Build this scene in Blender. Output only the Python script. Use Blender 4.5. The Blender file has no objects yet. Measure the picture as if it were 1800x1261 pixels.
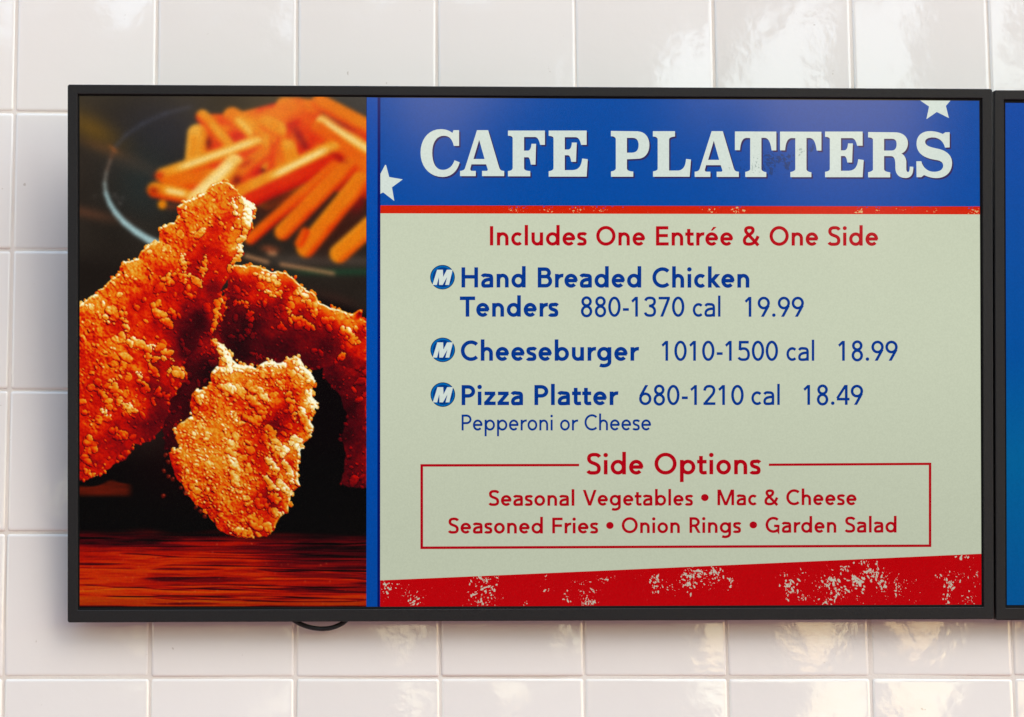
import bpy, bmesh, math, random
import numpy as np
from mathutils import Vector, Matrix
from mathutils.geometry import tessellate_polygon

C = bpy.context.scene.collection
scene = bpy.context.scene
rnd = random.Random(7)
EXPOSURE = 0.96                     # the counter stands in open shade: exposed for the shade
EMIT = 2.0 ** -EXPOSURE

# ------------------------------------------------------------------ camera
CAMZ = 1.65
F_PX, PPX, PPY = 4164.7549, 669.7168, 765.9144
YAW, PITCH, ROLL = 0.0343, 0.1382, -0.002
PW, PH = 1800.0, 1261.0
CAM = Vector((0.0, -2.5022, CAMZ))
FW = Vector((math.sin(YAW) * math.cos(PITCH), math.cos(YAW) * math.cos(PITCH), math.sin(PITCH)))
RT = Vector((math.cos(YAW), -math.sin(YAW), 0.0))
UP = RT.cross(FW)
R2 = RT * math.cos(ROLL) + UP * math.sin(ROLL)
U2 = -RT * math.sin(ROLL) + UP * math.cos(ROLL)
cam_data = bpy.data.cameras.new('camera')
cam = bpy.data.objects.new('camera', cam_data)
C.objects.link(cam)
M = Matrix((R2, U2, -FW)).transposed().to_4x4()
M.translation = CAM
cam.matrix_world = M
cam_data.sensor_fit = 'HORIZONTAL'
cam_data.sensor_width = 36.0
cam_data.lens = F_PX / PW * 36.0
cam_data.shift_x = (PW / 2 - PPX) / PW
cam_data.shift_y = (PPY - PH / 2) / PW
cam_data.clip_start = 0.05
cam_data.clip_end = 2000.0
scene.camera = cam

# ------------------------------------------------------------------ light
SUN_AZ, SUN_EL = 33.0, 41.0         # degrees: azimuth to the right of straight out of the wall
world = bpy.data.worlds.new('World')
scene.world = world
world.use_nodes = True
wn = world.node_tree
bg = wn.nodes['Background']
sky = wn.nodes.new('ShaderNodeTexSky')
sky.sky_type = 'NISHITA'
sky.sun_disc = False
sky.sun_elevation = math.radians(SUN_EL)
sky.air_density = 1.65
sky.dust_density = 0.8
sky.ozone_density = 0.5
wn.links.new(sky.outputs[0], bg.inputs[0])
bg.inputs[1].default_value = 0.15
to_sun = Vector((math.sin(math.radians(SUN_AZ)) * math.cos(math.radians(SUN_EL)),
                 -math.cos(math.radians(SUN_AZ)) * math.cos(math.radians(SUN_EL)),
                 math.sin(math.radians(SUN_EL))))
sky.sun_rotation = math.atan2(to_sun.x, to_sun.y)
sun_data = bpy.data.lights.new('sun', 'SUN')
sun_data.energy = 0.5
sun_data.angle = math.radians(40)
sun_data.color = (1.0, 0.95, 0.89)
sun = bpy.data.objects.new('sun', sun_data)
C.objects.link(sun)
sun.rotation_euler = (-to_sun).to_track_quat('-Z', 'Y').to_euler()
sun.location = (3, -4, 5)
scene.view_settings.view_transform = 'Standard'
scene.view_settings.look = 'None'
scene.view_settings.exposure = EXPOSURE
scene.view_settings.gamma = 1.0

# ------------------------------------------------------------------ helpers
def lin(rgb):
    out = []
    for v in rgb:
        v = v / 255.0
        out.append(v / 12.92 if v <= 0.04045 else ((v + 0.055) / 1.055) ** 2.4)
    return tuple(out)

def new_mat(name):
    m = bpy.data.materials.new(name)
    m.use_nodes = True
    nt = m.node_tree
    return m, nt, nt.nodes['Principled BSDF']

def node(nt, kind, **kw):
    n = nt.nodes.new(kind)
    for k, v in kw.items():
        setattr(n, k, v)
    return n

def obj(name, verts, faces, mat, parent=None, smooth=False, loc=None):
    me = bpy.data.meshes.new(name)
    me.from_pydata(verts, [], faces)
    me.update()
    if mat:
        me.materials.append(mat)
    if smooth:
        me.shade_smooth()
    o = bpy.data.objects.new(name, me)
    C.objects.link(o)
    if parent:
        o.parent = parent
    if loc is not None:
        o.location = loc
    return o

def obj_bm(name, bm, mat, parent=None, smooth=False):
    me = bpy.data.meshes.new(name)
    bm.normal_update()
    bm.to_mesh(me)
    bm.free()
    me.materials.append(mat)
    if smooth:
        me.shade_smooth()
    o = bpy.data.objects.new(name, me)
    C.objects.link(o)
    if parent:
        o.parent = parent
    return o

def empty(name, loc, label, cat, group=None):
    o = bpy.data.objects.new(name, None)
    C.objects.link(o)
    o.location = loc
    o.empty_display_size = 0.1
    o['label'] = label
    o['category'] = cat
    if group:
        o['group'] = group
    return o

# ------------------------------------------------------------------ wall of tiles
P_X, P_Z = 0.1521, 0.1521
GX0, GZ0 = -0.3091, 0.6995 + CAMZ          # one joint crossing, read off the wall

def mat_tile():
    m, nt, b = new_mat('glazed_tile')
    oi = node(nt, 'ShaderNodeObjectInfo')
    geo = node(nt, 'ShaderNodeNewGeometry')
    no = node(nt, 'ShaderNodeTexNoise'); no.inputs['Scale'].default_value = 2.2; no.inputs['Detail'].default_value = 3
    nt.links.new(geo.outputs['Position'], no.inputs['Vector'])
    mix = node(nt, 'ShaderNodeMix', data_type='RGBA')
    mix.inputs[6].default_value = (0.815, 0.763, 0.703, 1)
    mix.inputs[7].default_value = (0.88, 0.828, 0.768, 1)
    ma = node(nt, 'ShaderNodeMath', operation='MULTIPLY_ADD')
    ma.inputs[1].default_value = 0.6; ma.inputs[2].default_value = 0.0
    nt.links.new(oi.outputs['Random'], ma.inputs[0])
    ad = node(nt, 'ShaderNodeMath', operation='MULTIPLY_ADD'); ad.inputs[1].default_value = 0.5
    nt.links.new(no.outputs[0], ad.inputs[0]); nt.links.new(ma.outputs[0], ad.inputs[2])
    nt.links.new(ad.outputs[0], mix.inputs[0])
    # grime specks, few
    sp = node(nt, 'ShaderNodeTexNoise'); sp.inputs['Scale'].default_value = 95; sp.inputs['Detail'].default_value = 2
    nt.links.new(geo.outputs['Position'], sp.inputs['Vector'])
    cr = node(nt, 'ShaderNodeValToRGB')
    cr.color_ramp.elements[0].position = 0.765; cr.color_ramp.elements[0].color = (0, 0, 0, 1)
    cr.color_ramp.elements[1].position = 0.80; cr.color_ramp.elements[1].color = (1, 1, 1, 1)
    nt.links.new(sp.outputs[0], cr.inputs[0])
    mx2 = node(nt, 'ShaderNodeMix', data_type='RGBA')
    mx2.inputs[7].default_value = (0.45, 0.36, 0.27, 1)
    nt.links.new(mix.outputs[2], mx2.inputs[6])
    mm = node(nt, 'ShaderNodeMath', operation='MULTIPLY'); mm.inputs[1].default_value = 0.5
    nt.links.new(cr.outputs[0], mm.inputs[0]); nt.links.new(mm.outputs[0], mx2.inputs[0])
    nt.links.new(mx2.outputs[2], b.inputs['Base Color'])
    b.inputs['Roughness'].default_value = 0.06
    b.inputs['IOR'].default_value = 1.72
    # unevenness of the glaze: long soft waves plus faint orange peel
    w1 = node(nt, 'ShaderNodeTexNoise'); w1.inputs['Scale'].default_value = 26; w1.inputs['Detail'].default_value = 2.5
    nt.links.new(geo.outputs['Position'], w1.inputs['Vector'])
    bp = node(nt, 'ShaderNodeBump'); bp.inputs['Strength'].default_value = 0.25; bp.inputs['Distance'].default_value = 0.0016
    nt.links.new(w1.outputs[0], bp.inputs['Height'])
    w2 = node(nt, 'ShaderNodeTexNoise'); w2.inputs['Scale'].default_value = 230; w2.inputs['Detail'].default_value = 1
    nt.links.new(geo.outputs['Position'], w2.inputs['Vector'])
    bp2 = node(nt, 'ShaderNodeBump'); bp2.inputs['Strength'].default_value = 0.10; bp2.inputs['Distance'].default_value = 0.0003
    nt.links.new(w2.outputs[0], bp2.inputs['Height']); nt.links.new(bp.outputs[0], bp2.inputs['Normal'])
    w3 = node(nt, 'ShaderNodeTexNoise'); w3.inputs['Scale'].default_value = 75; w3.inputs['Detail'].default_value = 2
    nt.links.new(geo.outputs['Position'], w3.inputs['Vector'])
    bp3 = node(nt, 'ShaderNodeBump'); bp3.inputs['Strength'].default_value = 0.22; bp3.inputs['Distance'].default_value = 0.0005
    nt.links.new(w3.outputs[0], bp3.inputs['Height']); nt.links.new(bp2.outputs[0], bp3.inputs['Normal'])
    nt.links.new(bp3.outputs[0], b.inputs['Normal'])
    return m

def mat_grout():
    m, nt, b = new_mat('grout')
    geo = node(nt, 'ShaderNodeNewGeometry')
    n1 = node(nt, 'ShaderNodeTexNoise'); n1.inputs['Scale'].default_value = 9; n1.inputs['Detail'].default_value = 4
    n2 = node(nt, 'ShaderNodeTexNoise'); n2.inputs['Scale'].default_value = 420; n2.inputs['Detail'].default_value = 2
    for n in (n1, n2):
        nt.links.new(geo.outputs['Position'], n.inputs['Vector'])
    cr = node(nt, 'ShaderNodeValToRGB')
    cr.color_ramp.elements[0].position = 0.3; cr.color_ramp.elements[0].color = (0.66, 0.575, 0.49, 1)
    cr.color_ramp.elements[1].position = 0.7; cr.color_ramp.elements[1].color = (0.80, 0.735, 0.66, 1)
    nt.links.new(n1.outputs[0], cr.inputs[0])
    nt.links.new(cr.outputs[0], b.inputs['Base Color'])
    b.inputs['Roughness'].default_value = 0.9
    bp = node(nt, 'ShaderNodeBump'); bp.inputs['Strength'].default_value = 0.5; bp.inputs['Distance'].default_value = 0.0006
    nt.links.new(n2.outputs[0], bp.inputs['Height']); nt.links.new(bp.outputs[0], b.inputs['Normal'])
    return m

M_TILE, M_GROUT = mat_tile(), mat_grout()

def tile_mesh(w, h, seed):
    """one ceramic tile lying in the wall plane, face towards -y, cushion edge"""
    r = random.Random(seed)
    prof = [(0.0, 0.0), (0.0, 0.0024), (0.0003, 0.0031), (0.0008, 0.0036), (0.0015, 0.00398), (0.0023, 0.00422), (0.0034, 0.0043)]
    rad = 0.0026
    verts, faces = [], []
    n_c = 4
    rings = []
    for ins, hh in prof:
        ring = []
        rr = max(rad - ins * 0.3, 0.0012)
        for (sx, sz, a0) in ((1, 1, 0), (-1, 1, 90), (-1, -1, 180), (1, -1, 270)):
            cx, cz = sx * (w / 2 - ins - rr), sz * (h / 2 - ins - rr)
            for k in range(n_c):
                a = math.radians(a0 + 90 * k / (n_c - 1))
                ring.append(len(verts))
                verts.append((cx + rr * math.cos(a), -hh, cz + rr * math.sin(a)))
        rings.append(ring)
    for a, b in zip(rings[:-1], rings[1:]):
        n = len(a)
        for k in range(n):
            faces.append((a[k], a[(k + 1) % n], b[(k + 1) % n], b[k]))
    faces.append(tuple(rings[-1]))
    me = bpy.data.meshes.new('tile')
    me.from_pydata(verts, [], faces)
    bm = bmesh.new(); bm.from_mesh(me)
    bmesh.ops.recalc_face_normals(bm, faces=bm.faces[:])
    bm.to_mesh(me); bm.free()
    me.materials.append(M_TILE)
    me.shade_smooth()
    return me

ROWS = range(-4, 11)            # row j spans joint j .. j+1 downwards from GZ0
COLS = range(-5, 14)
wall = empty('tiled_wall', (GX0 + 4 * P_X, 0, 0), 'wall of square glossy white ceramic tiles behind the two menu screens', 'wall')
x0, x1 = GX0 + COLS[0] * P_X, GX0 + (COLS[-1] + 1) * P_X
z1, z0 = GZ0 - ROWS[0] * P_Z, GZ0 - (ROWS[-1] + 1) * P_Z
def box_vf(ax, bx, ay, by, az, bz):
    v = [(x, y, z) for x in (ax, bx) for y in (ay, by) for z in (az, bz)]
    f = [(0, 1, 3, 2), (4, 6, 7, 5), (0, 4, 5, 1), (2, 3, 7, 6), (0, 2, 6, 4), (1, 5, 7, 3)]
    return v, f
gv, gf = box_vf(x0, x1, -0.0031, 0.12, 0.0, z1)
bed = obj('grout_bed', gv, gf, M_GROUT)
bed.parent = wall
bed.matrix_parent_inverse = Matrix.Translation(-wall.location)
JOINT = 0.0025
meshes = [tile_mesh(P_X - JOINT + d, P_Z - JOINT + e, 11 + i) for i, (d, e) in enumerate(((0, 0), (0.0005, -0.0004), (-0.0004, 0.0004), (0.0003, 0.0003)))]
JX = {0: 0.0, 1: 0.0, 2: 0.0006, 3: 0.0003, 4: 0.0, 5: 0.0, 6: 0.0002, 7: -0.0002}
first = None
for j in ROWS:
    for i in COLS:
        if first is None:
            t = bpy.data.objects.new('tile', meshes[0]); first = t
        else:
            t = first.copy(); t.data = meshes[rnd.randrange(4)]
        C.objects.link(t)
        t.parent = wall
        cx = GX0 + (i + 0.5) * P_X + rnd.uniform(-1, 1) * 0.0004 + JX.get(i, 0)
        cz = GZ0 - (j + 0.5) * P_Z + rnd.uniform(-1, 1) * 0.0004
        t.location = Vector((cx, -0.0004 + rnd.uniform(-1, 1) * 0.00025, cz)) - wall.location
        t.rotation_euler = (rnd.gauss(0, 0.0045), rnd.gauss(0, 0.0012), rnd.gauss(0, 0.0045))

# ------------------------------------------------------------------ the menu screens
SW, SH = 0.970, 0.5584
S_LOC = Vector((-0.2416645 + SW / 2, -0.0692795, 0.7047841 - SH / 2 + CAMZ))
S_ROT = (Matrix.Rotation(0.003092, 3, 'Z') @ Matrix.Rotation(0.1303667, 3, 'X') @ Matrix.Rotation(-0.003884, 3, 'Y'))
PANEL_Y = 0.0026                    # the display lies this far behind the bezel's front

def at(px, py):
    """a point measured on the screen in the photograph -> metres on the display (x right, z up)"""
    d = (FW * F_PX + R2 * (px - PPX) + U2 * (PPY - py)).normalized()
    Ri = S_ROT.transposed()
    o, dd = Ri @ (CAM - S_LOC), Ri @ d
    t = (PANEL_Y - o.y) / dd.y
    p = o + dd * t
    return p.x, p.z

def mat_screen(name, rgb=None, attr=None, grain=0.06):
    m, nt, b = new_mat(name)
    b.inputs['Base Color'].default_value = (0.001, 0.001, 0.001, 1)
    b.inputs['Roughness'].default_value = 0.10
    b.inputs['IOR'].default_value = 1.5
    tc = node(nt, 'ShaderNodeTexCoord')
    n1 = node(nt, 'ShaderNodeTexNoise'); n1.inputs['Scale'].default_value = 620; n1.inputs['Detail'].default_value = 1
    nt.links.new(tc.outputs['Object'], n1.inputs['Vector'])
    mr = node(nt, 'ShaderNodeMapRange')
    mr.inputs[1].default_value = 0.3; mr.inputs[2].default_value = 0.7
    mr.inputs[3].default_value = 1 - grain; mr.inputs[4].default_value = 1 + grain
    nt.links.new(n1.outputs[0], mr.inputs[0])
    ml = node(nt, 'ShaderNodeMath', operation='MULTIPLY'); ml.inputs[1].default_value = EMIT
    nt.links.new(mr.outputs[0], ml.inputs[0])
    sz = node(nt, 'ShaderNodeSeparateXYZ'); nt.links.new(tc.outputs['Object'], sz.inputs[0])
    veil = node(nt, 'ShaderNodeMapRange', interpolation_type='SMOOTHSTEP')
    veil.inputs[1].default_value = -0.24; veil.inputs[2].default_value = 0.06
    veil.inputs[3].default_value = 0.90; veil.inputs[4].default_value = 1.05  # emission painted brighter upwards, standing in for a warm reflected veil
    nt.links.new(sz.outputs['Z'], veil.inputs[0])
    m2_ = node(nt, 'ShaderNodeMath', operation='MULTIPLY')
    nt.links.new(ml.outputs[0], m2_.inputs[0]); nt.links.new(veil.outputs[0], m2_.inputs[1])
    nt.links.new(m2_.outputs[0], b.inputs['Emission Strength'])
    if attr:
        a = node(nt, 'ShaderNodeAttribute'); a.attribute_name = attr
        nt.links.new(a.outputs['Color'], b.inputs['Emission Color'])
    else:
        b.inputs['Emission Color'].default_value = (*lin(rgb), 1)
    return m

def mat_plain(name, col, rough, spec=0.5, bump=0.0, bscale=900):
    m, nt, b = new_mat(name)
    b.inputs['Base Color'].default_value = (*col, 1)
    b.inputs['Roughness'].default_value = rough
    b.inputs['Specular IOR Level'].default_value = spec
    if bump:
        tc = node(nt, 'ShaderNodeTexCoord')
        n = node(nt, 'ShaderNodeTexNoise'); n.inputs['Scale'].default_value = bscale; n.inputs['Detail'].default_value = 2
        nt.links.new(tc.outputs['Object'], n.inputs['Vector'])
        bp = node(nt, 'ShaderNodeBump'); bp.inputs['Strength'].default_value = bump; bp.inputs['Distance'].default_value = 0.0004
        nt.links.new(n.outputs[0], bp.inputs['Height']); nt.links.new(bp.outputs[0], b.inputs['Normal'])
        n2 = node(nt, 'ShaderNodeTexNoise'); n2.inputs['Scale'].default_value = bscale * 0.45; n2.inputs['Detail'].default_value = 3
        nt.links.new(tc.outputs['Object'], n2.inputs['Vector'])
        mr = node(nt, 'ShaderNodeMapRange'); mr.inputs[3].default_value = 0.6; mr.inputs[4].default_value = 1.4
        nt.links.new(n2.outputs[0], mr.inputs[0])
        vm = node(nt, 'ShaderNodeVectorMath', operation='SCALE'); vm.inputs[0].default_value = col
        nt.links.new(mr.outputs[0], vm.inputs['Scale']); nt.links.new(vm.outputs[0], b.inputs['Base Color'])
    return m

M_BEZEL = mat_plain('charcoal_plastic', (0.0125, 0.0118, 0.0115), 0.5, 0.28, 0.35, 1100)
M_BLACK = mat_plain('black_rubber', (0.004, 0.004, 0.004), 0.8, 0.2)
M_CASE = mat_plain('grey_case', (0.10, 0.095, 0.09), 0.6, 0.4)
M_CABLE = mat_plain('black_cable', (0.006, 0.006, 0.006), 0.5, 0.4)
M_PANEL = mat_screen('dark_display_glass', (6, 6, 8))

def rounded_rect(l, r, b, t, rad, n=5):
    pts = []
    for cx, cz, a0 in ((r - rad, t - rad, 0), (l + rad, t - rad, 90), (l + rad, b + rad, 180), (r - rad, b + rad, 270)):
        for k in range(n):
            a = math.radians(a0 + 90 * k / (n - 1))
            pts.append((cx + rad * math.cos(a), cz + rad * math.sin(a)))
    return pts

BZ = dict(l=0.0103, r=0.0108, t=0.0100, b=0.0128)      # bezel widths
def loft(rings):
    v, f = [], []
    n = len(rings[0][1])
    for y, pts in rings:
        v += [(x, y, z) for x, z in pts]
    for k in range(len(rings) - 1):
        for i in range(n):
            j = (i + 1) % n
            f.append((k * n + i, k * n + j, (k + 1) * n + j, (k + 1) * n + i))
    return v, f

def make_bezel(parent):
    a, b = SW / 2, SH / 2
    def o(ins, rad): return rounded_rect(-a + ins, a - ins, -b + ins, b - ins, rad)
    def i(ins, rad): return rounded_rect(-a + BZ['l'] + ins, a - BZ['r'] - ins, -b + BZ['b'] + ins, b - BZ['t'] - ins, rad)
    rings = [(0.012, o(0, .0022)), (0.0012, o(0, .0022)), (0.0004, o(0.0003, .0021)), (0.0, o(0.0010, .0018)),
             (0.0, i(-0.0007, .0012)), (0.0003, i(-0.0002, .0008)), (0.0009, i(0, .0006)), (0.0055, i(0, .0006))]
    v, f = loft(rings)
    f = [tuple(reversed(q)) for q in f]
    me = bpy.data.meshes.new('bezel')
    me.from_pydata(v, [], f)
    bm = bmesh.new(); bm.from_mesh(me); bmesh.ops.recalc_face_normals(bm, faces=bm.faces[:])
    bm.to_mesh(me); bm.free()
    me.materials.append(M_BEZEL)
    me.shade_smooth()
    e = bpy.data.objects.new('bezel', me); C.objects.link(e); e.parent = parent
    me.set_sharp_from_angle(angle=math.radians(20))
    # gasket: the black groove round the display
    def g(ins, rad): return rounded_rect(-a + BZ['l'] + ins, a - BZ['r'] - ins, -b + BZ['b'] + ins * 1.7, b - BZ['t'] - ins, rad)
    v, f = loft([(0.0052, i(0.00005, .0006)), (0.0021, i(0.00006, .0006)), (0.0021, g(0.0014, .0004)), (0.0031, g(0.0015, .0004))])
    gk = obj('gasket', v, f, M_BLACK, parent)
    # housing behind
    hv, hf = loft([(0.0075, rounded_rect(-a + .004, a - .004, -b + .004, b - .004, .002)), (0.0122, rounded_rect(-a + .004, a - .004, -b + .004, b - .004, .002)),
                   (0.029, rounded_rect(-a + .06, a - .06, -b + .06, b - .06, .004))])
    n = 20
    hf.append(tuple(range(n))); hf.append(tuple(reversed(range(2 * n, 3 * n))))
    obj('housing', hv, hf, M_CASE, parent)
    # wall mount between the housing and the tiles
    mv, mf = box_vf(-0.20, 0.20, 0.0285, 0.041, -0.11, 0.11)
    obj('wall_mount', mv, mf, M_CASE, parent)
    pv, pf = [(x, PANEL_Y, z) for x, z in i(0.0008, .0004)], [tuple(range(20))]
    return obj('display_panel', pv, pf, M_PANEL, parent)

scr = empty('menu_screen', S_LOC, 'wall screen showing fried chicken and the CAFE PLATTERS menu', 'screen', 'menu screens mounted on the tiled wall')
scr.rotation_euler = S_ROT.to_euler()
panel = make_bezel(scr)

def layer(name, pts, mat, lift, parent=None):
    """flat printed shape on the display: pts in photograph pixels, lift in units of 0.05 mm"""
    y = PANEL_Y - lift * 0.00005
    v = []
    for p in pts:
        x, z = at(*p)
        v.append((x, y, z))
    return obj(name, v, [tuple(range(len(v)))[::-1]], mat, parent or panel)

def layer_quads(name, polys, mat, lift, parent=None, step=0.0):
    v, f = [], []
    for k, pl in enumerate(polys):
        y = PANEL_Y - (lift + step * (k % 12)) * 0.00005
        b = len(v)
        for p in pl:
            x, z = at(*p)
            v.append((x, y, z))
        f.append(tuple(range(b, b + len(pl)))[::-1])
    return obj(name, v, f, mat, parent or panel)

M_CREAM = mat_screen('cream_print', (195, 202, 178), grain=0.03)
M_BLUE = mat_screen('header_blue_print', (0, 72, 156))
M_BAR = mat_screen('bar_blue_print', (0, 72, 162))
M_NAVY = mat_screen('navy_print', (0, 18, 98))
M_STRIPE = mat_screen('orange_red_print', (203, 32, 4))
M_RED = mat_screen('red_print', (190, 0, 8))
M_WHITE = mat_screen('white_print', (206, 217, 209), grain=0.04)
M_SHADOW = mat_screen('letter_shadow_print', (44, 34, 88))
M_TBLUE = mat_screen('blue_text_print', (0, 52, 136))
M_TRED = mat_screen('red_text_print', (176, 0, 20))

# --- background blocks of the menu
layer('cream_field', [(668.6, 372), (1722.4, 374), (1725, 1000), (1725.2, 1063.4), (668.2, 1067.6)], M_CREAM, 1)
layer('header_band', [(668.8, 172), (1721.2, 177.6), (1722.3, 363.2), (668.6, 361.3)], M_BLUE, 2)
layer('divider_bar', [(644.6, 171.5), (663.6, 171.8), (663.4, 1067.6), (644.0, 1067.6)], M_BAR, 2)
layer('divider_edge', [(663.6, 171.8), (668.8, 172), (668.2, 1067.6), (663.4, 1067.6)], M_NAVY, 2)
layer('header_stripe', [(668.6, 361.3), (1722.3, 363.2), (1722.4, 377.2), (668.6, 375.4)], M_STRIPE, 3)
layer('footer_band', [(668.3, 1020.5), (900, 1010.5), (1200, 997.2), (1500, 983.8), (1724.9, 973.7), (1725.2, 1063.4), (668.2, 1067.6)], M_RED, 3)
layer('star', [(668.7, 306), (677.0, 290.2), (678.6, 290.4), (684.2, 311.5), (708, 315.6), (689, 329.6), (693, 353.6), (673.4, 338.4), (668.7, 341)], M_WHITE, 4)
layer('star', [(1617.6, 177), (1670.4, 177.3), (1662.6, 186.6), (1667.8, 207.8), (1646.6, 197.2), (1628.4, 209.8), (1633, 187.6)], M_WHITE, 4)

# --- outline box round the side options
layer_quads('outline_box', [
    [(739, 816.2), (1018, 815.6), (1018, 820), (739, 820.6)],
    [(1351.4, 815.2), (1637, 813.6), (1637, 817.8), (1351.4, 819.4)],
    [(739, 820.6), (743.6, 820.6), (743.6, 961.0), (739, 961.0)],
    [(739, 961.0), (1637, 957.4), (1637, 961.8), (739, 965.5)],
    [(1632.6, 817.9), (1637, 817.8), (1637, 957.4), (1632.6, 957.4)]], M_TRED, 3)

# --- slab-serif heading
def flat(path, n=9):
    """points and ('C', p1, p2, p3) cubics -> polyline"""
    out = []
    for s in path:
        if s[0] == 'C':
            p0, p1, p2, p3 = out[-1], s[1], s[2], s[3]
            for k in range(1, n + 1):
                t = k / n; u = 1 - t
                out.append(tuple(u ** 3 * a + 3 * u * u * t * b + 3 * u * t * t * c + t ** 3 * d for a, b, c, d in zip(p0, p1, p2, p3)))
        else:
            out.append(s)
    return out
K = 'C'
G_C = [[(865, 160), (865, 470), (760, 470), (K, (735, 350), (680, 270), (565, 270)), (K, (420, 270), (335, 400), (335, 605)), (K, (335, 820), (415, 945), (540, 945)),
        (K, (650, 945), (735, 880), (775, 755)), (878, 795), (K, (830, 975), (710, 1085), (540, 1085)), (K, (280, 1085), (103, 880), (103, 605)), (K, (103, 330), (270, 140), (500, 140)), (K, (600, 140), (670, 165), (735, 215)), (755, 160)]]
G_A = [[(1220, 160), (1440, 160), (1655, 885), (K, (1672, 940), (1690, 965), (1757, 965)), (1757, 1068), (1320, 1068), (1320, 965), (1405, 965), (K, (1430, 963), (1437, 950), (1430, 925)), (1400, 835), (1110, 835),
        (1088, 920), (K, (1085, 950), (1095, 965), (1125, 965)), (1195, 965), (1195, 1068), (885, 1068), (885, 965), (K, (950, 963), (975, 935), (985, 905))], [(1263, 350), (1370, 730), (1150, 730)]]
G_F = [[(145, 168), (875, 168), (875, 450), (780, 450), (K, (760, 340), (720, 295), (680, 295)), (463, 295), (463, 565), (545, 565), (K, (590, 555), (605, 490), (610, 430)), (700, 430), (688, 840), (597, 840),
        (K, (585, 760), (570, 695), (540, 695)), (463, 695), (463, 910), (K, (470, 955), (520, 965), (585, 968)), (585, 1072), (145, 1072), (145, 968), (K, (200, 965), (238, 945), (238, 900)), (238, 320), (K, (238, 285), (200, 268), (145, 270))]]
G_E = [[(950, 168), (1700, 168), (1700, 450), (1590, 450), (K, (1570, 345), (1530, 298), (1480, 298)), (1268, 298), (1268, 543), (1340, 543), (K, (1390, 535), (1405, 470), (1408, 405)), (1505, 405), (1490, 785), (1395, 785),
        (K, (1385, 700), (1360, 655), (1330, 655)), (1268, 655), (1268, 950), (1420, 950), (K, (1540, 945), (1595, 880), (1612, 720)), (1722, 735), (1700, 1078), (950, 1078), (950, 970), (K, (1000, 968), (1045, 945), (1045, 910)), (1045, 320), (K, (1045, 290), (1010, 275), (950, 272))]]
G_P = [[(155, 175), (680, 182), (K, (850, 190), (915, 320), (915, 450)), (K, (915, 620), (820, 725), (680, 725)), (472, 735), (472, 920), (K, (478, 955), (520, 975), (597, 978)), (597, 1080), (157, 1080), (157, 975),
        (K, (210, 968), (252, 950), (252, 910)), (252, 340), (K, (250, 295), (200, 275), (155, 280))], [(472, 312), (590, 312), (K, (680, 315), (703, 390), (703, 455)), (K, (703, 560), (650, 603), (570, 605)), (472, 605)]]
G_L = [[(985, 180), (1422, 180), (1422, 285), (K, (1350, 290), (1305, 310), (1305, 345)), (1305, 958), (1490, 958), (K, (1590, 945), (1635, 860), (1640, 728)), (1738, 740), (1712, 1080), (988, 1080), (988, 975),
        (K, (1040, 968), (1080, 950), (1080, 920)), (1080, 345), (K, (1080, 305), (1040, 285), (985, 285))]]
G_T = [[(920, 185), (1738, 188), (1738, 560), (1645, 560), (K, (1625, 410), (1590, 310), (1500, 310)), (1443, 312), (1443, 930), (K, (1450, 970), (1500, 985), (1540, 990)), (1540, 1085), (1125, 1085), (1125, 985),
        (K, (1180, 975), (1222, 955), (1222, 925)), (1222, 315), (1150, 312), (K, (1060, 315), (1030, 420), (1020, 555)), (920, 555)]]
G_R = [[(115, 185), (620, 190), (K, (780, 195), (855, 290), (855, 390)), (K, (855, 490), (800, 560), (735, 585)), (K, (800, 620), (825, 690), (825, 740)), (825, 880), (K, (830, 920), (845, 930), (860, 930)), (K, (880, 925), (888, 900), (890, 828)), (955, 832),
        (K, (960, 960), (920, 1038), (815, 1040)), (K, (680, 1040), (622, 960), (622, 850)), (620, 760), (K, (615, 670), (590, 632), (530, 632)), (412, 632), (412, 880), (K, (418, 915), (470, 930), (525, 935)), (525, 1028), (115, 1028), (115, 932),
        (K, (165, 925), (205, 905), (205, 880)), (205, 330), (K, (205, 300), (170, 285), (115, 285))], [(412, 310), (560, 310), (K, (620, 312), (645, 350), (645, 410)), (K, (645, 490), (610, 530), (550, 530)), (412, 530)]]
G_S = [[(1632, 188), (1632, 470), (1545, 475), (K, (1520, 360), (1430, 285), (1320, 285)), (K, (1230, 285), (1175, 320), (1175, 365)), (K, (1175, 420), (1230, 450), (1300, 470)), (1450, 505), (K, (1600, 545), (1677, 640), (1677, 760)),
        (K, (1677, 930), (1560, 1040), (1390, 1042)), (K, (1290, 1042), (1210, 1010), (1155, 985)), (1105, 1025), (1017, 1025), (1012, 730), (1105, 728), (K, (1130, 850), (1230, 925), (1340, 925)), (K, (1450, 925), (1512, 880), (1512, 810)),
        (K, (1512, 750), (1460, 715), (1380, 705)), (1280, 685), (K, (1100, 640), (1015, 540), (1015, 400)), (K, (1015, 250), (1120, 168), (1270, 168)), (K, (1360, 168), (1450, 195), (1505, 222)), (1550, 190)]]
Q = 11.25
def place(glyph, ox, sc=Q, dx=0, dy=0, kx=1, ky=1):
    return [[(ox + (x * kx + dx) / sc, 215 + (y * ky + dy) / sc) for x, y in flat(loop)] for loop in glyph]
HEAD = [place(G_C, 730), place(G_A, 730), place(G_F, 880), place(G_E, 880), place(G_P, 1060), place(G_L, 1060),
        place(G_A, 1210, dx=-761, dy=20, ky=0.996), place(G_T, 1210), place(G_T, 1360, dx=-796, dy=3),
        place(G_E, 1360, dx=75, dy=21, kx=0.989, ky=0.991), place(G_R, 1515, 10.588), place(G_S, 1515, 10.588)]

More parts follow.
